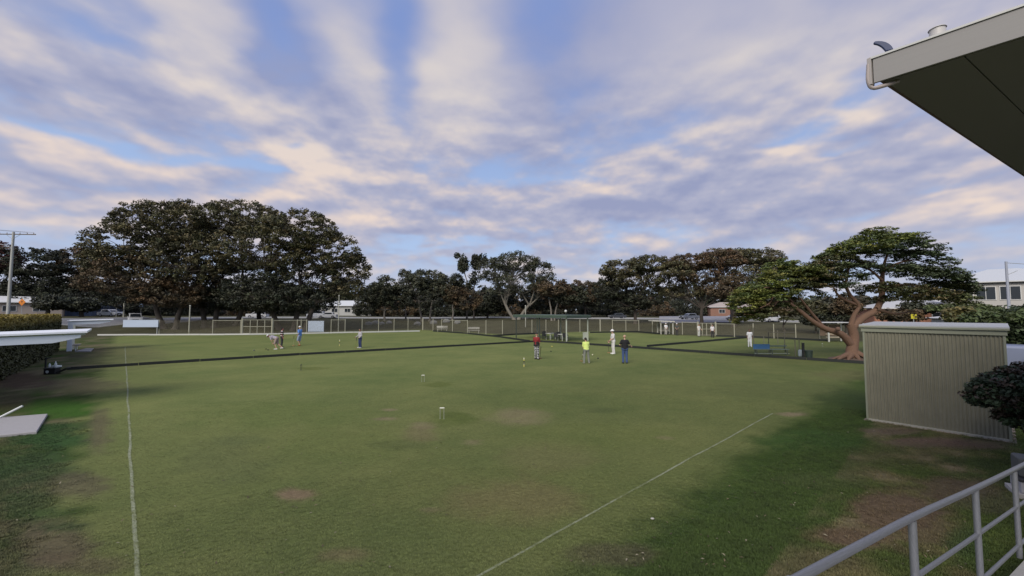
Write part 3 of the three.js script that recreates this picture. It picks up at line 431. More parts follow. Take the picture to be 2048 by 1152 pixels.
// ---------------------------------------------------------------- clubhouse roof, ramp and railing at the right
const RA = new THREE.Vector3(.663, 0, .749), EA = new THREE.Vector3(.5, 0, .866), EB = new THREE.Vector3(.866, 0, -.5);      // along the fascia, along the gable edge
{
  const c = D(1747, 166, 3.7), t = thing('clubhouse', 'clubhouse roof corner with grey fascia and dark underside, upper right', 'building', [c.x, 0, c.z]);
  const y0 = c.y, pt = (a, b, y) => RA.clone().multiplyScalar(a).addScaledVector(EB, b).setY(y);
  const fasc = new THREE.MeshStandardMaterial({ roughness: .6, map: noiseTexture(128, 6, .9, 1, false, 2) }); fasc.color.setRGB(.265, .255, .245);
  const soff = M(.2, .19, .185, .9), H = .225;
  const slab = (pts, y1, y2) => { const s = new THREE.Shape(pts.map(([a, b]) => { const p = pt(a, b, 0); return new THREE.Vector2(p.x, -p.z); })); return new THREE.ExtrudeGeometry(s, { depth: y2 - y1, bevelEnabled: false }).rotateX(-Math.PI / 2).translate(0, y1, 0); };
  part('fascia', beam(pt(0.0, .012, y0 + H / 2), pt(7, .012, y0 + H / 2), .024, H), fasc, t);
  part('barge_board', beam(pt(.02, .03, y0 + H / 2 + .01), pt(.02, 8, y0 + H / 2 + .01), .022, H - .06), M(.16, .1, .085, .7), t);
  // soffit boards, edge to edge with a dark joint
  for (let i = 0; i < 14; i++) part('soffit_board', slab([[.06 + i * .5, .05], [.552 + i * .5, .05], [.552 + i * .5, 8], [.06 + i * .5, 8]], y0 + .004 + (i % 2) * .002, y0 + .016), soff, t);
  part('roof_sheet', slab([[-.02, -.012], [7, -.012], [7, 8], [-.02, 8]], y0 + H + .004, y0 + H + .022), M(.5, .5, .48, .5), t);
  // end cap and the rounded return pipe at the corner
  part('corner_cap', beam(pt(-.022, -.012, y0 + H / 2 + .005), pt(-.022, .05, y0 + H / 2 + .005), .03, H + .03), M(.38, .35, .33, .6), t);
  const pipe = limb([pt(-.03, .0, y0 + H * .85), pt(-.035, .0, y0 + .02), pt(-.015, .02, y0 - .035), pt(.06, .05, y0 - .035), pt(.14, .11, y0 - .012)], [.014, .016, .018, .018, .014], 10);
  part('gutter_pipe', pipe, M(.36, .31, .29, .5), t);
  const cap = D(1868, 62, 0.1); void cap;
  const v = pt(.40, .10, y0 + H + .022); part('roof_vent', [new THREE.CylinderGeometry(.052, .056, .09, 20).translate(v.x, v.y + .045, v.z), new THREE.SphereGeometry(.06, 20, 8, 0, Math.PI * 2, 0, Math.PI / 2).scale(1, .35, 1).translate(v.x, v.y + .09, v.z)], M(.5, .48, .46, .5), t);
  // wall and floor slab away from the view
  part('wall', slab([[2.9, 1.2], [3.1, 1.2], [3.1, 8], [2.9, 8]], 0, y0 - .003), M(.45, .43, .38, .9), t);
  // the blue fin on the roof
  const f = new THREE.Shape(); f.moveTo(0, 0); f.bezierCurveTo(-.04, .06, -.08, .10, -.15, .125); f.bezierCurveTo(-.16, .135, -.15, .145, -.13, .142); f.bezierCurveTo(-.04, .13, .05, .09, .09, 0); f.closePath();
  const fin = new THREE.ExtrudeGeometry(f, { depth: .018, bevelEnabled: true, bevelSize: .008, bevelThickness: .008, bevelSegments: 2 });
  const fp = D(1771, 100, 3.72); const s = single('roof_fin', fin, M(.02, .035, .10, .5), 'dark blue curved fin standing on the roof corner', 'ornament'); s.position.copy(fp); s.position.y -= .012; s.rotation.y = -.5; s.scale.set(.52, .74, .7);
}
{
  // ramp: concrete slab with a galvanised rail that falls away to the right
  const A = D(1822, 1036, 3.05), B0 = D(2030, 938, 4.86), run = Math.hypot(B0.x - A.x, B0.z - A.z), dir = B0.clone().sub(A).divideScalar(run);
  const at = (s, dy = 0, off = 0) => A.clone().addScaledVector(dir, s).add(new THREE.Vector3(EA.x * off, dy, EA.z * off));
  const galv = new THREE.MeshStandardMaterial({ roughness: .45, metalness: .5, map: noiseTexture(256, 16, .6, 1, false, 9) }); galv.color.setRGB(.28, .29, .315);
  const t = thing('ramp_railing', 'galvanised pipe railing with sloping handrail at the lower right corner', 'railing', A);
  const L = (v) => v.clone().sub(A), K = run / 2;
  part('handrail', limb([L(at(-3.3, -.07)), L(at(-1, -.02)), L(at(0, 0)), L(at(K, -.006)), L(at(run, 0)), L(at(5.8, .02))], [.0235, .0235], 14), galv, t);
  for (const s of [.02, K, run - .05, run + K, -K]) part('post', bar(L(at(s, -.02)), L(at(s, -.98)), .025, .025, 12), galv, t);
  part('middle_rail', limb([L(at(-3, -.41)), L(at(0, -.415)), L(at(K, -.42)), L(at(5.8, -.42))], [.017, .017], 10), galv, t);
  part('bottom_rail', limb([L(at(-3, -.83)), L(at(0, -.84)), L(at(run, -.84)), L(at(5.8, -.84))], [.017, .017], 10), galv, t);
  const conc = new THREE.MeshStandardMaterial({ roughness: .9, map: noiseTexture(512, 20, .75, 1, false, 12), bumpMap: noiseTexture(256, 40, 0, 1, false, 13), bumpScale: .004 }); conc.color.setRGB(.36, .355, .35);
  const slabAt = (s0, s1) => { const a = at(s0, -.93, .06), b = at(s1, -.93, .06), c = at(s1, -.93, 1.6), d = at(s0, -.93, 1.6), pos = []; const q = (p, y) => [p.x, y ?? p.y, p.z]; const face = (...v) => pos.push(...v[0], ...v[1], ...v[2], ...v[0], ...v[2], ...v[3]); face(q(a), q(d), q(c), q(b)); face(q(a, -.1), q(a), q(b), q(b, -.1)); face(q(d, -.1), q(c, -.1), q(c), q(d)); face(q(a, -.1), q(d, -.1), q(d), q(a)); face(q(b, -.1), q(b), q(c), q(c, -.1)); const g = new THREE.BufferGeometry(); g.setAttribute('position', new THREE.Float32BufferAttribute(pos, 3)); g.setAttribute('uv', new THREE.Float32BufferAttribute(pos.filter((_, i) => i % 3 !== 1).map((x) => x * .8), 2)); g.computeVertexNormals(); return g; };
  single('access_ramp', slabAt(-4, 5.6), conc, null, null, null, 'structure');
}
// corrugated shed
{
  const A = G(1736, 840), B = G(2022, 884), d = B.clone().sub(A); d.y = 0; const len = d.length(), ux = d.clone().normalize(), back = new THREE.Vector3(ux.z, 0, -ux.x); if (back.x < 0) back.negate();
  const t = thing('garden_shed', 'grey green corrugated metal shed with pale roof at right', 'shed', [A.x, 0, A.z], Math.atan2(-ux.z, ux.x));
  const hL = 2.80, dep = 2.4;   // local: x along the wall, -z to the back or +z, chosen so that the front faces the court
  const zb = new THREE.Vector3(-Math.sin(t.rotation.y), 0, -Math.cos(t.rotation.y)).dot(back) > 0 ? -1 : 1;
  const steel = new THREE.MeshStandardMaterial({ roughness: .55, map: noiseTexture(256, 6, .74, 1, false, 21, .3) }); steel.color.setRGB(.225, .215, .155);
  const trim = M(.24, .25, .185, .5), roofM = M(.38, .39, .39, .5);
  const profile = (x) => { const p = ((x / .0762) % 1 + 1) % 1; return .021 * (sst(.1, .3, p) - sst(.6, .8, p)); };
  const sheetGeo = (x0, x1, y0, y1) => { const n = Math.round((x1 - x0) / .0095), pos = [], uv = [], idx = []; for (let i = 0; i <= n; i++) { const x = mix(x0, x1, i / n), z = -zb * profile(x); pos.push(x, y0, z, x, y1, z); uv.push(x, y0, x, y1); if (i < n) idx.push(i * 2, i * 2 + 2, i * 2 + 1, i * 2 + 1, i * 2 + 2, i * 2 + 3); } const g = new THREE.BufferGeometry(); g.setAttribute('position', new THREE.Float32BufferAttribute(pos, 3)); g.setAttribute('uv', new THREE.Float32BufferAttribute(uv, 2)); g.setIndex(idx); g.computeVertexNormals(); return g; };
  const n = 4; for (let i = 0; i < n; i++) { const m = part('wall_sheet', sheetGeo(len * i / n, len * (i + 1) / n + .01, .05, hL - .13), steel, t); m.position.z = -zb * (i % 2) * .003; }
  part('inner_frame', box(len - .06, hL - .1, dep - .08, len / 2, hL / 2 - .02, zb * dep / 2), M(.2, .21, .16, .8), t);
  part('corner_trim', box(.05, hL - .06, .05, -.004, hL / 2, -zb * .014), trim, t); part('corner_trim', box(.05, hL - .06, .05, len + .004, hL / 2, -zb * .014), trim, t);
  part('base_trim', box(len, .06, .04, len / 2, .03, -zb * .014), M(.34, .33, .28, .8), t);
  part('gutter_board', box(len + .12, .12, .05, len / 2, hL - .07, -zb * .035), trim, t); part('roof_edge', box(len + .2, .055, .09, len / 2, hL + .025, -zb * .06), trim, t);
  const rg = new THREE.BoxGeometry(len + .2, .03, dep + .15, 60, 1, 1); rg.rotateX(zb < 0 ? .022 : -.022); rg.translate(len / 2, hL + .095, zb * dep / 2); part('roof', rg, roofM, t);
  part('floor_slab', box(len + .2, .1, dep + .2, len / 2, -.045, zb * dep / 2), M(.3, .24, .2, .95), t);
}
// pale plinth with a blue drum by the ramp, at the right edge
{
  const p = G(2096, 998), t = thing('water_drum', 'blue drum in a grey cradle on a pale plinth at the right edge', 'drum', p, -.62);
  part('plinth', box(.86, .09, .6, 0, .045, 0), M(.42, .4, .38, .9), t); part('stand', box(.74, .2, .5, 0, .19, 0), M(.4, .39, .4, .8), t); part('tray', box(.78, .05, .54, 0, .315, 0), M(.03, .03, .035, .6), t);
  part('cradle', box(.7, .34, .4, 0, .51, -.06), M(.085, .09, .092, .7), t); part('drum', new THREE.CylinderGeometry(.2, .2, .6, 28).rotateX(Math.PI / 2).translate(.06, .56, .04), M(.015, .06, .34, .4), t); part('rim', new THREE.TorusGeometry(.2, .015, 8, 28).translate(.06, .56, .34), M(.015, .05, .28, .4), t);
}
// blue grey cabinet behind the right end of the shed
{
  const p = D(2075, 702, 13.2); const t = thing('metal_cabinet', 'blue grey metal cabinet between the shed and the big dark bush', 'cabinet', [p.x, 0, p.z], -.9);
  part('body', box(1.5, 2.2, .9, 0, 1.1, 0), M(.2, .23, .33, .5), t); part('door_seam', box(.02, 2, .01, .1, 1.1, .453), M(.05, .05, .07, .7), t); part('awning', box(.7, .05, .5, .2, 1.9, .68), M(.04, .045, .06, .6), t);
}

// ---------------------------------------------------------------- left side: shelters, slabs, equipment
{
  const white = new THREE.MeshStandardMaterial({ roughness: .5, map: noiseTexture(128, 5, .9, 1, false, 31) }); white.color.setRGB(.66, .72, .78);
  const topM = M(.82, .85, .88, .5);
  // a bench shelter: roof reaching from a post at the back towards the court (+x local)
  function shelter(label, foot, turn, reach, back, postAt) {
    const t = thing('bench_shelter', label, 'shelter', foot, turn, 'white bench shelters along the hedge');
    const H = 2.42, w = 2.6;
    for (const z of [-w / 2 + .1, w / 2 - .1]) part('post', box(.3, H, .12, postAt, H / 2, z), white, t);
    for (const z of [-w / 2 + .06, w / 2 - .06]) {   // side beams that taper to the front
      const s = new THREE.Shape([[-back, H], [reach - .1, H + .06], [reach - .1, H - .04], [reach - .75, H - .2], [-back, H - .26]].map(([x, y]) => new THREE.Vector2(x, y)));
      part('side_beam', new THREE.ExtrudeGeometry(s, { depth: .08, bevelEnabled: false }).translate(0, 0, z - .04), white, t);
    }
    const r = box(reach + back + .12, .07, w + .12, (reach - back) / 2, 0, 0); r.rotateZ(.022); r.translate(0, H + .075, 0); part('roof', r, topM, t);
    part('seat', box(.42, .05, w - .3, postAt + .35, .45, 0), M(.3, .28, .24, .8), t); for (const z of [-.9, .9]) part('seat_leg', box(.06, .43, .06, postAt + .35, .215, z), white, t);
    return t;
  }
  const far = G(136, 703);
  const rot = Math.atan2(-W_[1], W_[0]), tip = G(170, 668, 2.5), nf = new THREE.Vector3(tip.x + U[0] * 1.3 - W_[0] * 3.55, 0, tip.z + U[1] * 1.3 - W_[1] * 3.55);
  shelter('near white bench shelter roof reaching in from the left edge', [nf.x, 0, nf.z], rot, 3.55, .6, -.3);
  shelter('far white bench shelter at the end of the hedge', [far.x + U[0] * 1.3, 0, far.z + U[1] * 1.3], rot, 2.5, .1, .05);
  const conc = new THREE.MeshStandardMaterial({ roughness: .9, map: noiseTexture(256, 12, .8, 1, false, 33) }); conc.color.setRGB(.40, .385, .38);
  const pave = (pts, name) => { const a = pts.map(([x, y]) => G(x, y)); const s = new THREE.Shape(a.map((p) => new THREE.Vector2(p.x, -p.z))); single(name, new THREE.ExtrudeGeometry(s, { depth: .07, bevelEnabled: true, bevelSize: .01, bevelThickness: .01, bevelSegments: 1 }).rotateX(-Math.PI / 2).translate(0, -.01, 0), conc, null, null, null, 'structure'); };
  pave([[-220, 856], [94, 832], [72, 868], [-220, 898]], 'paving_slab'); pave([[150, 704], [172, 698], [187, 698], [181, 704]], 'paving_slab');
  const g1 = G(-10, 842); single('prop_pole', bar([g1.x, .04, g1.z], [g1.x + .45, .38, g1.z - .3], .03), M(.6, .62, .6, .5), 'short white pole leaning beside the concrete slab at left', 'pole');
  // equipment box
  const p = G(104, 748), t = thing('equipment_box', 'black equipment box with upright pole at the left end of the dark board', 'box', p, .2);
  part('box', box(.52, .3, .36, 0, .15, 0), M(.012, .013, .013, .6), t); part('lid_rim', box(.54, .04, .38, 0, .31, 0), M(.03, .035, .032, .6), t); part('upright', box(.06, .85, .06, -.34, .425, -.05), M(.02, .022, .02, .8), t); part('crossbar', bar([-.34, .8, -.05], [-.12, .86, -.05], .025), M(.02, .022, .02, .8), t); part('label_plate', new THREE.CylinderGeometry(.07, .07, .01, 16).rotateX(Math.PI / 2).translate(-.08, .14, .184), M(.5, .55, .52, .6), t); part('ramp', (() => { const g = box(.5, .05, .28); g.rotateZ(.45); return g.translate(.5, .2, 0); })(), M(.015, .017, .016, .7), t);
  const bottle = (x, h, label) => { const g = new THREE.LatheGeometry([[0, 0], [.05, 0], [.055, .03], [.055, h * .6], [.03, h * .78], [.02, h * .82], [.02, h], [0, h]].map((q) => new THREE.Vector2(...q)), 16); const m = single('bottle', g, M(.62, .68, .66, .4), label, 'bottle'); m.position.set(p.x + x, .332, p.z); };
  bottle(-.15, .22, 'squat white bottle on the left of the black equipment box'); bottle(.16, .33, 'taller white bottle on the right of the black equipment box');
  const tray = part('white_tray', box(.3, .09, .24), M(.62, .68, .66, .5), scene); tray.name = 'white_tray'; tray.position.set(p.x + .05, .38, p.z - .16); tag(tray, 'low white tray behind the bottles on the black box', 'tray');
}

// ---------------------------------------------------------------- boards along the courts
function boards(label, pts, h, m, group, w = .05) {
  const p0 = pts[0], t = thing('edging_board', label, 'edging board', p0, 0, group);
  for (let i = 0; i + 1 < pts.length; i++) {
    const a = pts[i], b = pts[i + 1], l = a.distanceTo(b), n = Math.max(1, Math.round(l / 3.2));
    for (let k = 0; k < n; k++) { const A = a.clone().lerp(b, k / n), B = a.clone().lerp(b, (k + .992) / n), j = fbm(A.x * .7, A.z * .7, 2, 2) * .06; A.y += h / 2 + j * .4; B.y += h / 2 + j * .4 + (k % 2) * .008; part('plank', beam(A.sub(p0), B.sub(p0), w, h), m, t); }
  }
  return t;
}
{
  const black = M(.014, .017, .015, .7), white = M(.52, .52, .49, .6), ed = 'low dark boards around the courts';
  boards('long dark edging board across the court from the black equipment box to the green shelter', [G(134, 740), G(600, 710.5), G(1072, 684)], .17, black, ed);
  boards('dark edging board from the green shelter to the foot of the reddish trunk', [G(1072, 684), G(1135, 687), G(1420, 707), G(1735, 728.5)], .19, black, ed);
  boards('dark edging board from the shelter back to the far middle corner', [G(1060, 684), G(1000, 675), G(930, 667.5), G(866, 663)], .2, black, ed);
  boards('short dark board along the far court left of the shelter', [G(985, 673), G(1030, 670), G(1075, 668)], .2, black, ed);
  boards('dark edging board dividing the two courts right of the shelter', [G(1294, 694), G(1400, 685), G(1508, 675)], .2, black, ed);
  boards('dark board at the foot of the fence left of the small white shelter', [G(1180, 666), G(1275, 664.5), G(1322, 669)], .2, black, ed);
  boards('dark board at the foot of the right hand fence', [G(1432, 673), G(1470, 674), G(1550, 677), G(1660, 683)], .2, black, ed);
  boards('long white board along the far edge of the left court', [G(195, 671), G(500, 670), G(840, 663)], .19, white, null, .06);
}

// ---------------------------------------------------------------- fences
const wireTex = (() => { const n = 256, d = new Uint8Array(n * n * 4); for (let y = 0; y < n; y++) for (let x = 0; x < n; x++) { const a = ((x + y) % 64 + 64) % 64, b = ((x - y) % 64 + 64) % 64, on = a < 8 || b < 8, o = (y * n + x) * 4; d[o] = d[o + 1] = d[o + 2] = on ? 255 : 0; d[o + 3] = 255; } const t = new THREE.DataTexture(d, n, n); t.wrapS = t.wrapT = THREE.RepeatWrapping; t.magFilter = t.minFilter = THREE.LinearFilter; t.needsUpdate = true; return t; })();
const wireMat = new THREE.MeshStandardMaterial({ roughness: .7, alphaMap: wireTex, transparent: true, side: THREE.DoubleSide }); wireMat.color.setRGB(.14, .125, .085);
const postM = M(.34, .33, .25, .6);
const posts = [];
function panel(a, b, h, y0 = .04) { const l = a.distanceTo(b), g = new THREE.PlaneGeometry(l, h - y0), u = g.attributes.uv; for (let i = 0; i < u.count; i++) u.setXY(i, u.getX(i) * l / .22, u.getY(i) * h / .22); g.translate(l / 2, y0 + (h - y0) / 2, 0).rotateY(Math.atan2(-(b.z - a.z), b.x - a.x)); return g.translate(a.x, 0, a.z); }
// posts stand at photo places; a rail where the photograph shows one
function fence(label, list, h, rail, skip = []) {
  const pts = list.map(([px, py]) => G(px, py)), p0 = pts[0], t = thing('wire_fence', label, 'fence', p0, 0, 'wire mesh fences round the courts');
  pts.forEach((p, i) => {
    const hh = Array.isArray(h) ? mix(h[0], h[1], i / (pts.length - 1)) : h, q = p.clone().sub(p0);
    part('post', [cyl(.055, .055, hh, q.x, 0, q.z, 10), new THREE.SphereGeometry(.06, 10, 6).translate(q.x, hh, q.z)], postM, t);
    if (i && !skip.includes(i)) { const a = pts[i - 1].clone().sub(p0); part('wire_panel', panel(a, q, hh - .05), wireMat, t); if (rail === true || (Array.isArray(rail) && rail.includes(i))) part('top_rail', bar([a.x, hh - .06, a.z], [q.x, hh - .06, q.z], .035), postM, t); }
  });
  return t;
}
fence('wire mesh fence at the far left between the white panel and the left gate', [[318, 668], [378, 668], [425, 668], [481, 668.5]], 2.0, [3]);
fence('wire mesh fence from the left gate to the far middle corner', [[546, 668], [594, 667.2], [602, 667.2], [613, 667], [662, 665.6], [690, 665], [724, 663.6], [757, 662.6], [788, 661.8], [816, 660.8], [845, 660]], 2.0, [1, 2, 3, 5]);
fence('wire mesh fence of the far middle bay behind the dark boards', [[846, 660], [866, 661.5], [883, 663], [905, 665.5], [935, 668], [972, 668.5], [1005, 668.5], [1064, 667], [1092, 666], [1117, 665.5], [1160, 664.5], [1200, 663.5]], 1.95, [3, 4]);
fence('wire mesh fence with dark brown bank behind it, left of the small white shelter', [[1201, 663.5], [1225, 663.7], [1252, 664], [1278, 664.5], [1305, 667], [1321, 668]], 1.85, [2, 3]);
fence('wire mesh fence between the small white shelter and the right gate', [[1347, 668.5], [1365, 669], [1395, 670.5]], 1.75, [2]);
fence('wire mesh fence right of the right gate, ending behind the low green tree', [[1433, 673], [1469, 674], [1507, 675], [1548, 677], [1592, 679], [1640, 681.5], [1658, 683]], 1.7, [1]);
function gate(label, pxs, py, h, thick) {
  const pts = pxs.map((px) => G(px, py)), p0 = pts[0], t = thing('fence_gate', label, 'gate', p0, 0, 'gates in the wire fence'), L = (p, y = 0) => new THREE.Vector3(p.x - p0.x, y, p.z - p0.z), n = pts.length - 1;
  part('gate_post', cyl(thick, thick, h, 0, 0, 0, 12), postM, t); const e = L(pts[n]); part('gate_post', cyl(thick, thick, h, e.x, 0, e.z, 12), postM, t);
  for (let i = 1; i < n; i++) { const q = L(pts[i]); part('upright', cyl(.05, .05, h - .25, q.x, .05, q.z, 10), postM, t); }
  for (const y of [.12, h * .48, h - .22]) part('rail', bar(L(pts[0], y), L(pts[n], y), .035), postM, t);
  part('wire_panel', panel(L(pts[0]), e, h - .2), wireMat, t);
}
gate('double gate with thick cream posts in the left fence', [484, 500, 514, 529, 544], 668.5, 2.25, .12);
gate('double gate with cream posts in the right fence', [1396.5, 1405, 1413.5, 1423, 1431.5], 672, 1.9, .09);
// pale panels fixed near the fence
function board2(name, label, x0, x1, y0, y1, z, col, legs) {
  const a = D(x0, y1, z), b = D(x1, y0, z), g = height(a.x, a.z), t = thing(name, label, 'panel', [(a.x + b.x) / 2, 0, a.z], 0, 'pale blue panels near the fence');
  part('panel', box(b.x - a.x, b.y - a.y, .06, 0, (a.y + b.y) / 2, 0), col, t);
  part('frame', [box(b.x - a.x + .06, .05, .08, 0, b.y, 0), box(b.x - a.x + .06, .05, .08, 0, a.y, 0)], M(.4, .46, .52, .6), t);
  for (const s of legs) part('leg', box(.07, Math.max(.1, a.y - g), .07, s * ((b.x - a.x) / 2 - .1), (a.y + g) / 2 + .03 - .03, -.07), M(.4, .42, .42, .7), t);
}
const paleBlue = new THREE.MeshStandardMaterial({ roughness: .6, map: noiseTexture(128, 4, .88, 1, false, 41) }); paleBlue.color.setRGB(.46, .54, .66);
board2('blank_panel', 'long pale blue panel below the white car on the road', 246, 317, 640, 654, 59, paleBlue, [.96]);
board2('blank_panel', 'pale blue panel hung on the fence right of the player in blue', 616, 648, 642, 663, 64.6, paleBlue, [-1, 1]);

// ---------------------------------------------------------------- shelters out on the courts
{
  const near = fromUV(0, 0).set(G(1133, 685).x, 0, G(1133, 685).z), u = new THREE.Vector3(-.62, 0, -.785), v = new THREE.Vector3(.73, 0, -.685), L = 8.4, Wd = 3.7, H = 2.66;
  const t = thing('court_shelter', 'open flat roofed green shelter where the court boards meet', 'shelter', near), P = (a, b, y) => u.clone().multiplyScalar(a).addScaledVector(v, b).setY(y);
  const green = M(.055, .085, .065, .6), pale = M(.40, .43, .36, .7), dark = M(.03, .04, .034, .7);
  const s = new THREE.Shape([[-.3, -.3], [L + .3, -.3], [L + .3, Wd + .3], [-.3, Wd + .3]].map(([a, b]) => { const p = P(a, b, 0); return new THREE.Vector2(p.x, -p.z); }));
  part('roof', new THREE.ExtrudeGeometry(s, { depth: .09, bevelEnabled: false }).rotateX(-Math.PI / 2).translate(0, H + .12, 0), M(.09, .13, .10, .5), t);
  for (const [a0, b0, a1, b1] of [[-.28, -.26, L + .28, -.26], [-.28, Wd + .26, L + .28, Wd + .26], [-.26, -.2, -.26, Wd + .2], [L + .26, -.2, L + .26, Wd + .2]]) part('fascia', beam(P(a0, b0, H), P(a1, b1, H), .05, .22), green, t);
  for (const a of [0, L / 2, L]) for (const b of [0, Wd]) { const p = P(a, b, 0); part('post', box(.13, H - .1, .13, p.x, (H - .1) / 2, p.z), a === 0 ? pale : b ? pale : dark, t); }
  const q = P(0, 0, 0); part('lamp_pole', cyl(.04, .04, .5, q.x - .06, H + .2, q.z, 10), dark, t); part('lamp_globe', new THREE.SphereGeometry(.14, 16, 12).translate(q.x - .06, H + .62, q.z), M(.6, .6, .58, .5), t);
  const w = P(.1, Wd, 0); part('notice_board', box(.5, .8, .05, w.x - .25, .55, w.z + .1), pale, t);
  const tp = [[2.0, 1.6], [4.2, 1.9]], wm = M(.62, .63, .6, .6), blk = M(.025, .026, .028, .6);
  tp.forEach(([a, b], i) => { const p = near.clone().add(P(a, b, 0)), k = thing('folding_table', ['white topped folding table at the right under the green shelter', 'white topped folding table at the left under the green shelter'][i], 'table', p, .9, 'tables under the shelter'); part('tabletop', box(1.3, .05, .7, 0, .72, 0), wm, k); for (const [x, z] of [[-.55, -.28], [.55, -.28], [-.55, .28], [.55, .28]]) part('leg', cyl(.03, .03, .7, x, 0, z, 8), wm, k); });
  const chair0 = (() => { const k = thing('plastic_chair', 'dark chair', 'chair', [0, 0, 0], 0, 'dark chairs under the shelter'); part('seat', box(.46, .05, .44, 0, .44, 0), blk, k); const bk = box(.46, .45, .05, 0, .7, -.22); part('backrest', bk, blk, k); for (const [x, z] of [[-.19, -.18], [.19, -.18], [-.19, .18], [.19, .18]]) part('leg', cyl(.022, .018, .43, x, 0, z, 8), blk, k); part('armrest', [box(.04, .04, .42, -.23, .64, 0), box(.04, .04, .42, .23, .64, 0)], blk, k); return k; })();
  [[1.2, 1.2, 2.2, 'rightmost dark chair under the green shelter'], [2.1, .7, .6, 'dark chair in front of the right table under the shelter'], [3.0, 1.9, 3.4, 'dark chair between the two tables under the shelter'], [4.4, 1.1, .9, 'dark chair in front of the left table under the shelter'], [5.3, 1.7, 4, 'leftmost dark chair under the green shelter']].forEach(([a, b, r, l], i) => { const c = i ? chair0.clone() : chair0; if (i) { c.name = numbered('plastic_chair'); scene.add(c); } c.userData = { ...chair0.userData, label: l }; c.position.copy(near).add(P(a, b, 0)); c.rotation.y = r; });
}
{
  const a = G(1322, 669), t = thing('dugout_shelter', 'small white framed shelter at the fence with a person inside', 'shelter', a), w = G(1346, 669).x - a.x, m = M(.5, .49, .42, .6);
  for (const x of [0, w]) for (const z of [0, -1.4]) part('post', box(.12, 1.8, .12, x, .9, z), m, t);
  const r = box(w + 1.4, .1, 2, w / 2 - .5, 0, -.7); r.rotateZ(-.03); part('roof', r.translate(0, 1.88, 0), M(.62, .6, .52, .6), t); part('back_wall', box(w, 1.2, .05, w / 2, .8, -1.4), M(.26, .25, .2, .8), t); part('bench', box(w - .2, .06, .4, w / 2, .45, -1.05), M(.4, .38, .3, .8), t);
  const b = G(1658, 684), k = thing('roofed_stand', 'low shelter with brown back wall behind the reddish trunk', 'shelter', b), w2 = 2.3;
  for (const x of [0, w2]) part('post', box(.12, 1.3, .12, x, .65, 0), M(.6, .6, .54, .6), k); part('tall_post', box(.12, 2.05, .12, w2 - .05, 1.02, -1.2), M(.6, .6, .54, .6), k);
  part('back_wall', box(w2, 1.2, .06, w2 / 2, 1.2, -1.25), M(.2, .14, .1, .8), k); part('roof', box(w2 + 1, .08, 1.6, w2 / 2 - .3, 2.06, -.8), M(.55, .55, .55, .6), k); part('bench', box(w2, .08, .4, w2 / 2, .5, -.2), M(.45, .38, .28, .8), k); part('bench_back', box(w2, .12, .05, w2 / 2, .82, -.42), M(.4, .33, .24, .8), k);
}
// bench with blue cloth, posts, bin at the near edge of the right court
{
  const a = G(1508, 710), b = G(1580, 710.5), t = thing('court_bench', 'long low bench with a blue covered left half on the right court', 'bench', a), w = b.x - a.x, z = 0;
  part('seat', box(w, .05, .34, w / 2, .42, z), M(.2, .25, .2, .7), t); part('blue_cover', box(w * .48, .36, .03, w * .26, .62, -.16), M(.10, .25, .48, .6), t); part('backrest', box(w * .5, .09, .04, w * .75, .66, -.17), M(.14, .19, .17, .7), t);
  for (const f of [.06, .5, .94]) part('leg', [box(.06, .42, .06, w * f, .21, -.1), box(.06, .42, .06, w * f, .21, .12), box(.05, .35, .05, w * f, .6, -.2)], M(.1, .12, .1, .7), t); part('foot_rail', box(w, .05, .06, w / 2, .12, .1), M(.3, .34, .28, .7), t);
  // wooden frame of thin posts behind it
  const f = thing('post_frame', 'frame of thin grey posts and rails standing behind the blue bench', 'frame', G(1505, 700)), o = f.position, m = M(.17, .155, .12, .8);
  for (const [px, py, top] of [[1508, 700, 655], [1528, 690, 672], [1538, 706, 664], [1556, 688, 660], [1570, 700, 662], [1591, 712, 678], [1599, 706, 678]]) { const p = G(px, py), zz = -p.z, hh = EYE - (top - HY) / F * zz; part('post', cyl(.03, .03, hh, p.x - o.x, 0, p.z - o.z, 8), m, f); }
  const q0 = G(1537, 700), q1 = G(1590, 700); part('rail', bar([q0.x - o.x, 1.5, q0.z - o.z], [q1.x - o.x, 1.45, q1.z - o.z], .025), m, f);
  const bin = thing('rubbish_bin', 'dark green rubbish bin beside the black post at the court edge', 'bin', G(1618, 716)); part('body', cyl(.2, .235, .52, 0, 0, 0, 20), M(.02, .035, .028, .6), bin); part('rim', new THREE.TorusGeometry(.235, .018, 8, 24).rotateX(Math.PI / 2).translate(0, .52, 0), M(.05, .07, .06, .6), bin); part('liner', cyl(.215, .22, .03, 0, .49, 0, 20), M(.015, .015, .015, .9), bin);
  const bp = thing('black_post', 'thick black square post left of the rubbish bin', 'post', G(1607, 715.5)); part('post', box(.13, 1.02, .13, 0, .51, 0), M(.013, .015, .016, .6), bp); part('cap', box(.15, .03, .15, 0, 1.035, 0), M(.02, .022, .022, .6), bp);
  const pot = G(1601, 713); const k = single('water_cooler', new THREE.LatheGeometry([[0, 0], [.13, 0], [.14, .05], [.14, .42], [.1, .48], [0, .5]].map((x) => new THREE.Vector2(...x)), 20), M(.36, .42, .45, .5), 'pale grey cooler drum against the black post', 'cooler'); k.position.copy(pot);
}

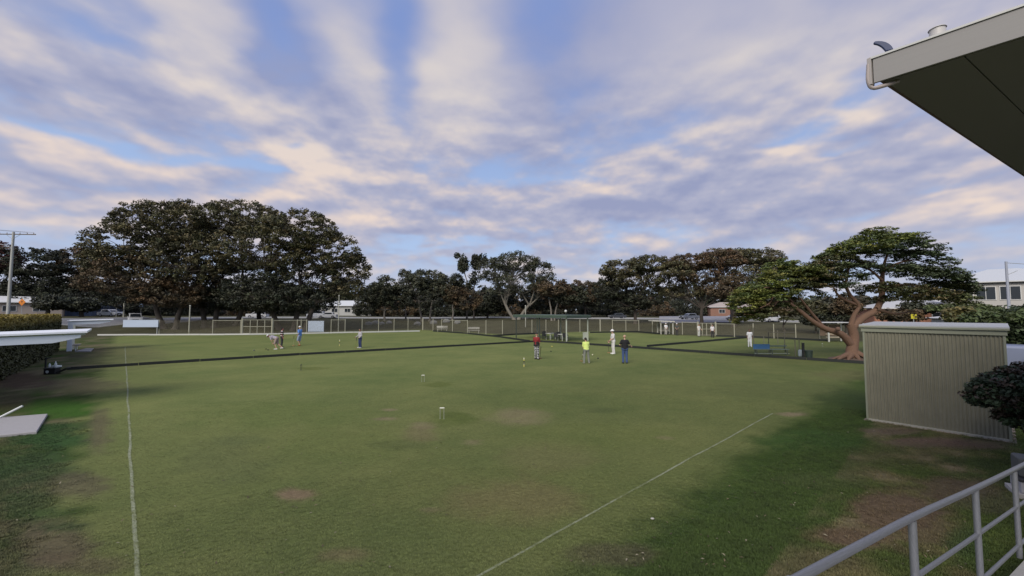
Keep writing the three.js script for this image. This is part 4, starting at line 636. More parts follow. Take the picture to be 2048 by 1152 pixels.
// ---------------------------------------------------------------- hoops, pegs and balls
{
  const wm = M(.72, .72, .62, .5), dk = M(.05, .055, .045, .5);
  function hoop(label, px, py, turn, h = .3, top = wm, leg = M(.3, .31, .24, .5)) {
    const t = thing('croquet_hoop', label, 'hoop', G(px, py), turn, 'croquet hoops on the lawn');
    for (const s of [-.058, .058]) part('upright', [cyl(.0095, .0095, h, s, 0, 0, 10), cyl(.016, .012, .03, s, 0, 0, 10)], leg, t);
    part('crown', new RoundedBoxGeometry(.145, .036, .03, 2, .012).translate(0, h + .012, 0), top, t); return t;
  }
  hoop('nearest croquet hoop with white crown in the middle of the lawn', 884, 838, .1, .32);
  hoop('second croquet hoop with white crown, farther back left of the nearest one', 846, 764, .2, .3);
  hoop('thin dark croquet hoop seen end on in the left of the lawn', 602, 741, 1.45, .3, dk, dk);
  hoop('small white croquet hoop at the feet of the player in the hi-vis top', 1166, 719, .3, .3);
  hoop('white croquet hoop on the right court left of the reddish trunk', 1645, 694, .4, .3);
  function peg(label, px, py, h) { const t = thing('winning_peg', label, 'peg', G(px, py)); part('shaft', cyl(.022, .02, h, 0, 0, 0, 14), M(.55, .5, .3, .6), t); [['black_band', [.03, .03, .03], .58], ['yellow_band', [.72, .6, .1], .72], ['white_band', [.75, .75, .68], .86], ['yellow_band', [.72, .6, .1], .12]].forEach(([n, c, f]) => part(n, cyl(.026, .026, h * .13, 0, h * (f - .06), 0, 14), M(...c, .5), t)); part('clip', new THREE.TorusGeometry(.04, .012, 8, 14).translate(0, h * .42, .02), M(.04, .05, .03, .5), t); }
  peg('banded yellow and white peg left of the player in red', 1048, 734, .56); peg('pale peg on the left court between the blue player and the grey player', 679, 692, .6);
  const ball = (label, px, py, c) => { const m = single('croquet_ball', new THREE.SphereGeometry(.05, 20, 14), M(...c, .35), label, 'ball', 'croquet balls on the lawns'); m.position.copy(G(px, py)); m.position.y = .054; };
  ball('black croquet ball in front of the bending player, nearest to the feet', 536, 701, [.015, .015, .015]); ball('black croquet ball just behind the first one by the bending player', 532, 699, [.02, .02, .018]); ball('small dark croquet ball leftmost on the left court', 508, 702, [.06, .08, .1]);
  ball('dark croquet ball on the lawn right of the player in red', 1102, 704, [.015, .015, .015]); ball('yellow croquet ball near the board under the shelter', 1104, 694, [.62, .5, .1]); ball('dark croquet ball between the hi-vis player and the black shirted player', 1196, 718, [.02, .02, .02]); ball('pale croquet ball right of the hi-vis player', 1185, 711, [.65, .62, .45]);
  const bit = single('paper_scrap', new THREE.IcosahedronGeometry(.026, 1).scale(1.2, .5, .9), M(.42, .41, .36, .8), 'small white scrap on the dark grass right of the white line', 'litter'); bit.position.copy(G(1305, 1041)); bit.position.y = .03;
}

// ---------------------------------------------------------------- people
function surfaceNet(f, lo, hi, cell) {
  const n = [0, 1, 2].map((k) => Math.max(3, Math.ceil((hi[k] - lo[k]) / cell) + 1)), [nx, ny, nz] = n, v = new Float32Array(nx * ny * nz), id = (i, j, k) => i + nx * (j + ny * k);
  for (let k = 0; k < nz; k++) for (let j = 0; j < ny; j++) for (let i = 0; i < nx; i++) v[id(i, j, k)] = f(lo[0] + i * cell, lo[1] + j * cell, lo[2] + k * cell);
  const pos = [], idx = [], map = new Int32Array(v.length).fill(-1), C = [0, 1, nx, nx + 1, nx * ny, nx * ny + 1, nx * ny + nx, nx * ny + nx + 1];
  for (let k = 0; k < nz - 1; k++) for (let j = 0; j < ny - 1; j++) for (let i = 0; i < nx - 1; i++) {
    const b = id(i, j, k); let m = 0; for (let c = 0; c < 8; c++) if (v[b + C[c]] < 0) m |= 1 << c; if (m === 0 || m === 255) continue;
    let x = 0, y = 0, z = 0, q = 0;
    for (let a = 0; a < 8; a++) for (const d of [1, 2, 4]) if (!(a & d)) { const e = a | d, va = v[b + C[a]], vb = v[b + C[e]]; if ((va < 0) !== (vb < 0)) { const t = va / (va - vb); x += (a & 1) + (d === 1 ? t : 0); y += (a >> 1 & 1) + (d === 2 ? t : 0); z += (a >> 2 & 1) + (d === 4 ? t : 0); q++; } }
    map[b] = pos.length / 3; pos.push(lo[0] + (i + x / q) * cell, lo[1] + (j + y / q) * cell, lo[2] + (k + z / q) * cell);
  }
  for (let k = 1; k < nz - 1; k++) for (let j = 1; j < ny - 1; j++) for (let i = 1; i < nx - 1; i++) {
    const b = id(i, j, k), s = v[b] < 0; const quad = (o, A, B) => { if ((v[b + o] < 0) === s) return; const p = [map[b], map[b - A], map[b - A - B], map[b - B]]; if (p.includes(-1)) return; if (s) idx.push(p[0], p[1], p[2], p[0], p[2], p[3]); else idx.push(p[0], p[2], p[1], p[0], p[3], p[2]); };
    quad(1, nx, nx * ny); quad(nx, nx * ny, 1); quad(nx * ny, 1, nx);
  }
  const g = new THREE.BufferGeometry(); g.setAttribute('position', new THREE.Float32BufferAttribute(pos, 3)); g.setIndex(idx); g.computeVertexNormals(); return g;
}
function bonesField(bones, grow, k) {
  return (x, y, z) => {
    let r = 1e3;
    for (const b of bones) { const bx = b[4] - b[0], by = b[5] - b[1], bz = b[6] - b[2], l = bx * bx + by * by + bz * bz || 1e-9, t = clamp(((x - b[0]) * bx + (y - b[1]) * by + (z - b[2]) * bz) / l), dx = x - b[0] - t * bx, dy = y - b[1] - t * by, dz = z - b[2] - t * bz, d = Math.sqrt(dx * dx + dy * dy + dz * dz) - mix(b[3], b[7], t) - grow, h = Math.max(k - Math.abs(r - d), 0) / k; r = Math.min(r, d) - h * h * k * .25; }
    return r;
  };
}
function mesh(bones, grow, cell, k = .03, cut) {
  const lo = [1e3, 1e3, 1e3], hi = [-1e3, -1e3, -1e3]; for (const b of bones) for (const o of [0, 4]) for (let a = 0; a < 3; a++) { const r = b[o + 3] + grow + cell * 2.5 + k * .3; lo[a] = Math.min(lo[a], b[o + a] - r); hi[a] = Math.max(hi[a], b[o + a] + r); }
  const f = bonesField(bones, grow, k); return surfaceNet(cut ? (x, y, z) => Math.max(f(x, y, z), cut(x, y, z)) : f, lo, hi, cell);
}
const paintAll = (g, fn) => { const p = g.attributes.position, c = new Float32Array(p.count * 3); for (let i = 0; i < p.count; i++) c.set(fn(p.getX(i), p.getY(i), p.getZ(i)), i * 3); g.setAttribute('color', new THREE.BufferAttribute(c, 3)); return g; };
// head about its centre, looking along +z
const HEAD = paintAll(mesh([[0, .025, -.018, .082, 0, .03, -.005, .08], [0, -.02, .02, .062, 0, -.07, .038, .042], [0, -.075, .045, .028, 0, -.082, .055, .022], [0, .012, .085, .010, 0, -.024, .102, .0135], [-.03, .03, .07, .018, .03, .03, .07, .018], [-.077, .01, -.005, .014, -.08, -.03, -.002, .01], [.077, .01, -.005, .014, .08, -.03, -.002, .01], [-.022, -.052, .078, .008, .022, -.052, .078, .008]], 0, .007, .018),
  (x, y, z) => (z > .05 && Math.abs(Math.abs(x) - .032) < .013 && Math.abs(y - .008) < .008 ? [.12, .1, .1] : z > .06 && Math.abs(x) < .026 && Math.abs(y + .05) < .008 ? [.75, .45, .42] : [1, 1, 1]));
const HAIR = mesh([[0, .035, -.025, .09, 0, .04, -.01, .088], [0, .0, -.05, .075, 0, -.04, -.06, .05]], 0, .011, .02, (x, y, z) => Math.max(z - .045 - (y - .04) * .6, -.08 - y));
// a relaxed, slightly closed hand: wrist at the origin, fingers towards -y, palm towards +z, thumb on +x
const HAND = (() => { const b = []; [[.032, .07, 1], [.011, .078, 1.08], [-.011, .074, 1], [-.031, .062, .8]].forEach(([x, l]) => { b.push([x * .55, -.005, 0, .017, x, -.088, 0, .0125]); let p = [x, -.09, 0], a = .35; for (const q of [.46, .32, .24]) { const d = l * q * 1.1, n = [p[0], p[1] - d * Math.cos(a), p[2] + d * Math.sin(a)]; b.push([...p, .0092, ...n, .0082]); p = n; a += .62; } }); b.push([.024, -.022, .004, .016, .05, -.052, .018, .0115], [.05, -.052, .018, .011, .054, -.084, .034, .009]); return paintAll(mesh(b, 0, .0065, .008), () => [1, 1, 1]); })();
const skinMat = (r, g, b) => M(r, g, b, .6, { vertexColors: true });
function person(label, px, foot, H, turn, o) {
  const s = H / 1.76, base = o.at ?? G(px, foot), t = thing('person', label, 'person', base, turn, o.group); t.scale.setScalar(1);
  const lean = o.lean ?? 0, drop = o.drop ?? 0, cl = Math.cos(lean), sl = Math.sin(lean), hipY = .93 - drop;
  const up = ([x, y, z]) => { const yy = y - .93, zz = z; return [x * s, (hipY + yy * cl - zz * sl) * s, (yy * sl + zz * cl) * s]; };      // upper body, bent at the hip
  const lo = ([x, y, z]) => [x * s, y * s, z * s];
  const B = (A, a, C, c) => [...A, a * s, ...C, c * s];
  const fat = o.build ?? 1, sh = [.175, 1.4, 0], legL = o.legL ?? [[.1, .49, .02], [.11, .09, -.02]], legR = o.legR ?? [[-.1, .49, .02], [-.11, .09, -.02]], armL = o.armL ?? [[.23, 1.13, -.02], [.22, .9, .06]], armR = o.armR ?? [[-.23, 1.13, -.02], [-.22, .9, .06]];
  const hipL = [.09 * s, (hipY - .03) * s, 0], hipR = [-.09 * s, (hipY - .03) * s, 0];
  const torso = [B(up([-.06, .96, 0]), .115 * fat, up([.06, .96, 0]), .115 * fat), B(up([-.05, 1.12, 0]), .112 * fat, up([.05, 1.12, 0.01]), .112 * fat), B(up([-.08, 1.3, 0]), .108, up([.08, 1.3, 0]), .108), B(up([-.15, 1.41, -.01]), .06, up([.15, 1.41, -.01]), .06), B(up([0, .98, 0]), .12 * fat, up([0, 1.34, 0]), .12)];
  const neck = [B(up([0, 1.42, -.01]), .058, up([0, 1.56, .015]), .05)];
  const legs = [], arms = [], feet = [], sides = [[1, legL, armL, hipL], [-1, legR, armR, hipR]];
  const upperArms = [], thighs = [], shins = [];
  for (const [sg, [K, A], [E, Wr], hip] of sides) {
    const kk = lo(K), aa = lo(A), S = up([sh[0] * sg, sh[1], sh[2]]), e = up(E), w = up(Wr);
    thighs.push(B(hip, .088, kk, .058)); shins.push(B(kk, .056, aa, .036)); upperArms.push(B(S, .05, e, .038)); arms.push(B(e, .039, w, .026));
    const toe = [aa[0] + (o.toe ?? 0) * s + .03 * sg * s, .035 * s + Math.max(0, aa[1] - .09 * s), aa[2] + .17 * s]; feet.push([B([aa[0], Math.max(.05 * s, aa[1] - .04 * s), aa[2] - .035 * s], .042, [toe[0], toe[1], toe[2]], .034)]);
  }
  const body = mesh([...torso, ...neck, ...thighs, ...shins, ...upperArms, ...arms, ...feet.flat()], -.004 * s, .02, .035);
  const hc = up([0, 1.655, .03]), hd = (g) => g.clone().applyMatrix4(new THREE.Matrix4().compose(new THREE.Vector3(...hc), new THREE.Quaternion().setFromEuler(new THREE.Euler((o.nod ?? 0) + lean * .8, o.look ?? 0, 0, 'YXZ')), new THREE.Vector3(s, s, s)));
  const hands = sides.map(([sg, , [E, Wr]]) => { const e = new THREE.Vector3(...up(E)), w = new THREE.Vector3(...up(Wr)), q = new THREE.Quaternion().setFromUnitVectors(new THREE.Vector3(0, -1, 0), w.clone().sub(e).normalize()); return HAND.clone().applyMatrix4(new THREE.Matrix4().makeScale(s * sg, s, s)).rotateY(-sg * .9).applyQuaternion(q).translate(w.x, w.y, w.z); });
  for (const h of hands) if (hands.indexOf(h) === 1) { const a = h.index.array; for (let i = 0; i < a.length; i += 3) { const q = a[i]; a[i] = a[i + 1]; a[i + 1] = q; } }
  const skin = mergeGeometries([paintAll(body, () => [1, 1, 1]), hd(HEAD), ...hands].map((g) => { const h = g.toNonIndexed(); h.deleteAttribute('uv'); return h; }));
  part('body', skin, skinMat(...(o.skin ?? [.5, .3, .21])), t);
  const cloth = (c) => M(...c, .9);
  const sleeve = upperArms.map((b) => { const f = o.sleeve ?? .7, e = [0, 1, 2].map((k) => mix(b[k], b[4 + k], f)); return [b[0], b[1], b[2], b[3] * 1.1, ...e, mix(b[3], b[7], f) * 1.25]; });
  part('shirt', o.longSleeve ? mesh([...torso, ...upperArms, ...arms], .016 * s, .02, .03) : mesh([...torso, ...sleeve], .017 * s, .02, .03), o.shirtMat ?? cloth(o.shirt), t);
  const pel = [B([-.07 * s, hipY * s, 0], .115 * fat, [.07 * s, hipY * s, 0], .115 * fat)];
  const leg2 = o.shorts ? thighs.map((b) => [b[0], b[1], b[2], b[3] * 1.08, b[4], b[5], b[6], b[7] * 1.25]) : [...thighs.map((b) => [b[0], b[1], b[2], b[3], b[4], b[5], b[6], b[7] * 1.12]), ...shins.map((b) => [b[0], b[1], b[2], b[3] * 1.12, b[4], b[5], b[6], b[7] * 1.5])];
  part(o.shorts ? 'shorts' : 'trousers', mesh([...pel, ...leg2], .013 * s, .02, .025), o.legMat ?? cloth(o.legs), t);
  if (o.vest) part('waist_cover', mesh(torso.slice(0, 2), .03 * s, .02, .03), cloth(o.vest), t);
  for (const f of feet) part('shoe', mesh(f, .006 * s, .013, .02), cloth(o.shoes ?? [.03, .03, .03]), t);
  if (o.hair) part('hair', hd(HAIR), cloth(o.hair), t);
  if (o.hat) { const g = merge([new THREE.SphereGeometry(.099, 20, 10, 0, Math.PI * 2, 0, Math.PI / 2).scale(1, 1.05, 1.08).translate(0, .045, -.012), ...(o.cap ? [new THREE.CylinderGeometry(.085, .085, .014, 20, 1, false, -Math.PI / 2, Math.PI).scale(1, 1, 1.5).translate(0, .05, .06)] : [new THREE.LatheGeometry([[.095, .05], [.13, .042], [.165, .028], [.165, .02], [.095, .042]].map((q) => new THREE.Vector2(...q)), 28)])]); part(o.cap ? 'cap' : 'hat', hd(g), cloth(o.hat), t); }
  return t;
}
function mallet(label, a, headTurn, lean = [0, 0], shaftC = [.2, .14, .06], L = .95, lift = 0) {
  const t = thing('croquet_mallet', label, 'mallet', a, headTurn, 'croquet mallets');
  const top = [lean[0], L, lean[1]]; part('head', new RoundedBoxGeometry(.065, .065, .26, 2, .012).translate(0, .035 + lift, 0), M(.28, .17, .07, .5), t); part('shaft', bar([0, .06 + lift, 0], top, .013), M(...shaftC, .5), t); part('grip', bar([lean[0] * .7, L * .7, lean[1] * .7], top, .02), M(.04, .04, .04, .8), t);
}
const stripe = (fn, r = .9) => { const n = 128, d = new Uint8Array(n * n * 4); for (let y = 0; y < n; y++) for (let x = 0; x < n; x++) { const c = fn(x / n, y / n), o = (y * n + x) * 4; d[o] = c[0]; d[o + 1] = c[1]; d[o + 2] = c[2]; d[o + 3] = 255; } const t = new THREE.DataTexture(d, n, n); t.colorSpace = THREE.SRGBColorSpace; t.wrapS = t.wrapT = THREE.RepeatWrapping; t.magFilter = t.minFilter = THREE.LinearFilter; t.needsUpdate = true; return new THREE.MeshStandardMaterial({ map: t, roughness: r }); };
const uvBy = (o, name, su, sv) => { const m = o.children.find((c) => c.name === name), p = m.geometry.attributes.position, uv = new Float32Array(p.count * 2); for (let i = 0; i < p.count; i++) uv.set([(p.getX(i) + p.getZ(i)) * su, p.getY(i) * sv], i * 2); m.geometry.setAttribute('uv', new THREE.BufferAttribute(uv, 2)); };
const PAT = stripe((x, y) => (fbm(x * 9, y * 9, 2, 2) > .02 ? [205, 205, 205] : [25, 25, 28])), BAND = stripe((x, y) => (y % .5 < .14 ? [210, 205, 205] : [40, 16, 20]));
const play = 'croquet players on the lawns';
const hold = { armL: [[.2, 1.12, .08], [.05, .98, .3]], armR: [[-.2, 1.12, .08], [-.05, .9, .3]] };
uvBy(person('person in a red shirt, black cap and black and white patterned trousers', 1073, 719, 1.80, 2.6, { group: play, shirt: [.22, .02, .022], vest: [.015, .015, .015], legMat: PAT, hat: [.02, .02, .02], cap: true, ...hold, legL: [[.09, .49, .03], [.12, .09, .08]] }), 'trousers', 3.2, 3.2);
person('person in a bright yellow hi-vis top and grey trousers, seen from behind', 1173, 727, 1.62, Math.PI + .1, { group: play, build: 1.12, shirt: [.60, .72, .20], legs: [.20, .21, .18], hair: [.02, .018, .016], lean: .22, shoes: [.25, .24, .2], legL: [[.14, .5, .02], [.17, .09, -.02]], legR: [[-.14, .5, .02], [-.17, .09, -.02]], ...hold, nod: .3 });
person('person all in white with a white hat, standing side on facing left', 1227, 708, 1.86, -1.45, { group: play, shirt: [.62, .60, .58], legs: [.62, .6, .58], hat: [.75, .74, .72], shoes: [.7, .7, .68], ...hold, lean: .06 });
person('bald person in a black T-shirt and blue jeans, seen from behind', 1250, 727, 1.78, Math.PI - .15, { group: play, build: 1.2, shirt: [.012, .012, .014], legs: [.05, .085, .2], shoes: [.02, .02, .025], skin: [.5, .31, .22], armL: [[.3, 1.16, -.02], [.16, 1.02, .2]], armR: [[-.3, 1.16, .05], [-.42, 1.06, .2]], nod: .1 });
person('person in a grey shirt and white hat bending far forward to the left', 553, 699, 1.80, -1.5, { group: play, shirt: [.36, .33, .38], legs: [.34, .26, .24], shorts: true, hat: [.72, .72, .72], shoes: [.62, .62, .6], lean: 1.25, legL: [[.1, .5, .12], [.1, .09, -.05]], legR: [[-.1, .49, -.02], [-.1, .16, -.42]], armL: [[.2, 1.2, .26], [.12, 1.05, .44]], armR: [[-.2, 1.2, .26], [-.1, 1.0, .42]] });
uvBy(person('person in a dark red and white striped shirt standing behind the bending one', 563, 695, 1.78, 2.2, { group: play, shirtMat: BAND, legs: [.03, .03, .035], hair: [.02, .015, .015], skin: [.4, .16, .13], shoes: [.03, .03, .03] }), 'shirt', 1, 2.4);
person('person in a blue shirt, pale shorts and white cap, walking', 599, 691.5, 1.84, -1.9, { group: play, shirt: [.10, .24, .58], legs: [.3, .36, .5], shorts: true, hat: [.7, .7, .68], cap: true, skin: [.42, .27, .18], shoes: [.35, .12, .04], legL: [[.09, .5, .12], [.09, .12, -.12]], legR: [[-.09, .48, .08], [-.1, .09, .1]], armL: [[.22, 1.14, -.12], [.22, .95, .05]], armR: [[-.2, 1.13, .1], [-.12, .92, .3]] });
person('person in a grey shirt and navy trousers with white shoes beside a green mallet', 720, 696, 1.72, -.6, { group: play, shirt: [.38, .37, .38], longSleeve: true, legs: [.03, .045, .12], hair: [.012, .012, .014], shoes: [.7, .7, .68], skin: [.3, .17, .11], armL: [[.22, 1.13, .02], [.16, .95, .2]], armR: [[-.24, 1.14, .02], [-.28, 1.0, .24]] });
person('person in white clothes walking on the right court left of the blue bench', 1500, 694, 1.62, -.4, { group: play, shirt: [.66, .66, .68], legs: [.66, .66, .68], hair: [.03, .02, .018], skin: [.22, .12, .08], shoes: [.6, .6, .58], legL: [[.08, .5, .1], [.08, .12, .2]], armL: [[.22, 1.13, -.08], [.24, .92, -.06]] });
person('person in white inside the small white framed shelter', 1333, 671, 1.62, .1, { group: play, at: G(1333, 670).add(new THREE.Vector3(0, 0, -.2)), shirt: [.68, .68, .68], legs: [.4, .38, .34], hat: [.6, .58, .54], ...hold });
person('person in dark clothes and a white cap just right of the small white shelter', 1354, 671, 1.62, -.3, { group: play, shirt: [.06, .065, .06], legs: [.05, .05, .05], hat: [.75, .75, .75], cap: true, ...hold });
person('person in white clothes in front of the left post of the right gate', 1398, 673, 1.58, .4, { group: play, shirt: [.66, .64, .62], legs: [.55, .55, .52], hair: [.12, .09, .07], armL: [[.24, 1.15, .05], [.3, 1.0, .2]] });
person('person in a white top and dark trousers in front of the right gate', 1425, 675, 1.6, -.2, { group: play, shirt: [.66, .63, .64], legs: [.03, .03, .035], hair: [.05, .03, .025] });
mallet('green shafted croquet mallet at the hand of the grey shirted player', G(711, 696), .4, [.08, .1], [.16, .2, .03], .95);
mallet('croquet mallet with a white grip left of the player in blue', G(587, 691.5), 1.3, [.02, 0], [.3, .3, .14], .95);
mallet('dark croquet mallet in front of the player all in white', G(1218, 706), 1.2, [.06, -.05], [.02, .02, .02], .98);
mallet('croquet mallet at the feet of the hi-vis player', G(1163, 723), .3, [.12, .1], [.1, .08, .04], .8);
mallet('croquet mallet at the feet of the player in red', G(1080, 717), .9, [-.05, .12], [.04, .04, .04], .85);

// ---------------------------------------------------------------- cars
function car(label, pos, turn, col, type = 'suv') {
  const t = thing('parked_car', label, 'car', pos, turn, 'cars on the road and car park'), paint = new THREE.MeshPhysicalMaterial({ roughness: .35, clearcoat: .7, clearcoatRoughness: .15 }); paint.color.setRGB(...col);
  const hr = type === 'suv' ? 1.68 : 1.45, glass = M(.02, .025, .03, .12), dark = M(.015, .015, .017, .6), W = 1.78;
  const s = new THREE.Shape(); s.moveTo(-2.15, .32); s.lineTo(-2.2, .62); s.lineTo(-2.12, .88); s.lineTo(-1.1, hr * .62); s.lineTo(1.95, hr * .62); s.lineTo(2.18, .86); s.lineTo(2.2, .45); s.lineTo(2.12, .3); s.lineTo(1.72, .3); s.absarc(1.35, .3, .37, 0, Math.PI, false); s.lineTo(-.98, .3); s.absarc(-1.35, .3, .37, 0, Math.PI, false); s.closePath();
  part('body', new THREE.ExtrudeGeometry(s, { depth: W - .12, bevelEnabled: true, bevelSize: .05, bevelThickness: .06, bevelSegments: 3 }).translate(0, 0, -(W - .12) / 2), paint, t);
  const rear = type === 'suv' ? 1.95 : 1.5, c = new THREE.Shape([[-1.15, hr * .61], [-.42, hr - .06], [-.2, hr], [rear - .45, hr], [rear - .2, hr - .06], [rear, hr * .61]].map((q) => new THREE.Vector2(...q)));
  part('cabin', new THREE.ExtrudeGeometry(c, { depth: W - .36, bevelEnabled: true, bevelSize: .03, bevelThickness: .06, bevelSegments: 2 }).translate(0, 0, -(W - .36) / 2), paint, t);
  const sd = new THREE.Shape([[-.92, hr * .65], [-.36, hr - .12], [rear - .5, hr - .12], [rear - .22, hr * .65]].map((q) => new THREE.Vector2(...q))); for (const z of [1, -1]) part('side_window', new THREE.ShapeGeometry(sd).translate(0, 0, z * ((W - .36) / 2 + .064)), glass, t);
  const slope = (x0, y0, x1, y1, w) => { const dx = x1 - x0, dy = y1 - y0, l = Math.hypot(dx, dy), nx = -dy / l, ny = dx / l, o = .036, g = new THREE.BufferGeometry(), k = nx * (x0 < 0 ? -1 : 1) > 0 ? 1 : -1; g.setAttribute('position', new THREE.Float32BufferAttribute([x0 + nx * o * k, y0 + ny * o * k, -w, x1 + nx * o * k, y1 + ny * o * k, -w * .9, x1 + nx * o * k, y1 + ny * o * k, w * .9, x0 + nx * o * k, y0 + ny * o * k, w], 3)); g.setIndex([0, 1, 2, 0, 2, 3]); g.computeVertexNormals(); return g; };
  part('windscreen', slope(-1.08, hr * .65, -.46, hr - .1, .68), glass, t); part('rear_window', slope(rear - .02, hr * .66, rear - .19, hr - .1, .64), glass, t);
  for (const x of [-1.35, 1.35]) for (const z of [-W / 2 + .09, W / 2 - .09]) { const w = part('wheel', new THREE.CylinderGeometry(.32, .32, .2, 24).rotateX(Math.PI / 2).translate(x, .32, z), dark, t); part('rim', new THREE.CylinderGeometry(.2, .2, .215, 16).rotateX(Math.PI / 2).translate(x, .32, z), M(.4, .4, .42, .35, { metalness: .6 }), w); }
  for (const z of [-.62, .62]) { part('headlight', box(.1, .15, .34, -2.2, .74, z), M(.7, .72, .74, .15), t); part('tail_light', box(.08, .2, .2, 2.19, .84, z), M(.25, .02, .02, .3), t); }
  part('grille', box(.06, .2, .8, -2.235, .62, 0), dark, t); part('bumper', box(.1, .18, 1.6, -2.22, .38, 0), dark, t); part('number_plate', box(.02, .11, .36, -2.285, .42, 0), M(.7, .7, .66, .5), t); for (const z of [-.93, .93]) part('mirror', box(.1, .12, .16, -.85, hr * .66, z), paint, t);
  return t;
}
const onRoad = (px, z) => V(px, z).add(new THREE.Vector3(0, .07, 0));
const WHITE = [.62, .63, .64];
car('white four wheel drive coming along the road at left', onRoad(272, 70), 2.35, WHITE);
car('white car far left on the road beside the triangular road sign', onRoad(222, 88), 3.0, WHITE, 'hatch');
car('dark hatchback with pale front on the road above the shelter', onRoad(1234, 109), .1, [.05, .055, .065], 'hatch');
car('white car under the fig trees left of the thin pole', onRoad(656, 103), .2, WHITE, 'hatch');
car('silver car under the fig trees close to the blue panel', onRoad(634, 106), .1, [.4, .42, .45], 'suv');
car('white car in deep shade behind the left gate', onRoad(516, 98), .15, WHITE, 'hatch');
car('grey car in the pale car park behind the rust coloured tree', onRoad(1378, 100), .2, [.2, .22, .26], 'hatch');
car('white car at the right end of the car park', onRoad(1470, 92), .5, WHITE, 'suv');
car('white car seen under the low green tree left of its trunk', onRoad(1540, 84), .3, WHITE, 'hatch');
car('white car seen through the fork of the reddish trunk', onRoad(1660, 76), .9, WHITE, 'hatch');
car('white car just behind the roof of the corrugated shed', V(1899, 44).add(new THREE.Vector3(0, .55, 0)), .15, WHITE, 'hatch');

// ---------------------------------------------------------------- houses
function house(label, px, z, turn, w, d, h, roofH, wallC, roofC, wins, o = {}) {
  const b = V(px, z), t = thing('house', label, 'house', b, turn), wm = M(...wallC, .85), rm = M(...roofC, .6), fr = M(.62, .62, .6, .6), gl = M(.03, .036, .042, .15);
  part('wall', box(w, h + .5, d, 0, (h - .5) / 2, 0), wm, t);
  const e = .5, hw = w / 2 + e, hd = d / 2 + e, rx = o.gable ? hw : Math.max(.2, hw - hd), pos = [], q = (...v) => { for (let i = 1; i + 1 < v.length; i++) pos.push(...v[0], ...v[i], ...v[i + 1]); };
  const A = [-hw, h, hd], B = [hw, h, hd], C = [hw, h, -hd], E = [-hw, h, -hd], R0 = [-rx, h + roofH, 0], R1 = [rx, h + roofH, 0]; q(A, B, R1, R0); q(C, E, R0, R1); q(B, C, R1); q(E, A, R0); q(A, E, C, B);
  const g = new THREE.BufferGeometry(); g.setAttribute('position', new THREE.Float32BufferAttribute(pos, 3)); g.computeVertexNormals(); part('roof', g, rm, t);
  part('eaves_board', [box(w + 1.02, .16, .05, 0, h - .06, hd), box(w + 1.02, .16, .05, 0, h - .06, -hd)], fr, t);
  for (const [x, y, ww, hh, door] of wins) { const f = part(door ? 'door' : 'window', box(ww, hh, .08, x, y, d / 2 + .02), door ? M(...door, .6) : gl, t); part('frame', [box(ww + .12, .08, .12, x, y + hh / 2, d / 2 + .02), box(ww + .12, .08, .12, x, y - hh / 2, d / 2 + .02), box(.08, hh - .08, .12, x - ww / 2, y, d / 2 + .02), box(.08, hh - .08, .12, x + ww / 2, y, d / 2 + .02), box(.06, hh - .08, .1, x, y, d / 2 + .025)], fr, f); }
  return t;
}
house('white two storey house with pale hip roof and dark verandah windows at far right', 2010, 62, -.75, 13, 10, 7.0, 2.1, [.45, .43, .40], [.52, .54, .56], [[-4.6, 5.3, 1.9, 1.9], [-2.4, 5.3, 1.9, 1.9], [-.1, 5.3, 1.9, 1.9], [2.6, 5.3, 1.4, 1.9], [-4.6, 2.2, 1.9, 1.7], [-2.4, 2.2, 1.9, 1.7], [.4, 2.2, 1.9, 1.7], [4.6, 5.2, 1.0, 1.5]]);
house('low orange brick house with pale roof behind the low green tree', 1818, 72, -.35, 13, 8, 2.9, 1.3, [.34, .16, .10], [.48, .48, .48], [[-3.6, 1.6, 1.2, 1.1], [2.2, 1.6, 2.2, 1.1], [4.4, 1.6, 1.2, 1.1]]);
house('cream house with three dark windows right of the brick house', 1880, 76, -.4, 9, 8, 3.0, 1.4, [.5, .47, .4], [.5, .5, .5], [[-2.2, 1.7, .8, 1], [-.9, 1.7, .8, 1], [.4, 1.7, .8, 1], [2.6, 1.7, 1.2, 1]]);
house('small white utility hut with a red door behind the shed', 1898, 52, -.3, 2.7, 2.6, 2.3, .35, [.6, .6, .58], [.5, .5, .5], [[.35, 1.1, .7, 1.9, [.16, .05, .06]]]);
house('brown brick house behind the rust coloured tree', 1462, 138, -.2, 15, 8, 3.0, 1.6, [.26, .14, .10], [.4, .34, .3], [[-4, 1.6, 1.8, 1.2], [0, 1.6, 1.8, 1.2], [4, 1.6, 1.8, 1.2]]);
house('house with a pale roof seen under the trees behind the thin pole', 700, 140, .2, 15, 8, 3.2, 1.8, [.5, .5, .48], [.6, .62, .63], [[-4, 1.7, 1.8, 1.2], [0, 1.7, 1.8, 1.2], [4, 1.7, 1.8, 1.2]]);
house('white fronted house under the right end of the fig clump', 660, 150, .2, 12, 8, 3.2, 1.4, [.6, .6, .58], [.3, .3, .3], [[-3, 1.7, 1.4, 1.2], [0, 1.7, 1.4, 1.2], [3, 1.7, 1.4, 1.2]]);
house('blue house with white window frames behind the hedge end', 135, 94, .7, 9, 7, 3.6, 1.2, [.14, .19, .30], [.3, .32, .36], [[-2.6, 2, 1.5, 1.6], [0, 2, 1.5, 1.6], [2.6, 2, 1.2, 1.6]]);
house('pale blue shed like house beside the triangular road sign', 205, 104, .6, 7, 6, 3, 1.3, [.22, .28, .40], [.4, .42, .44], [[-1.6, 1.7, 1.2, 1.2], [1.4, 1.1, 1.1, 2.1, [.3, .35, .42]]]);
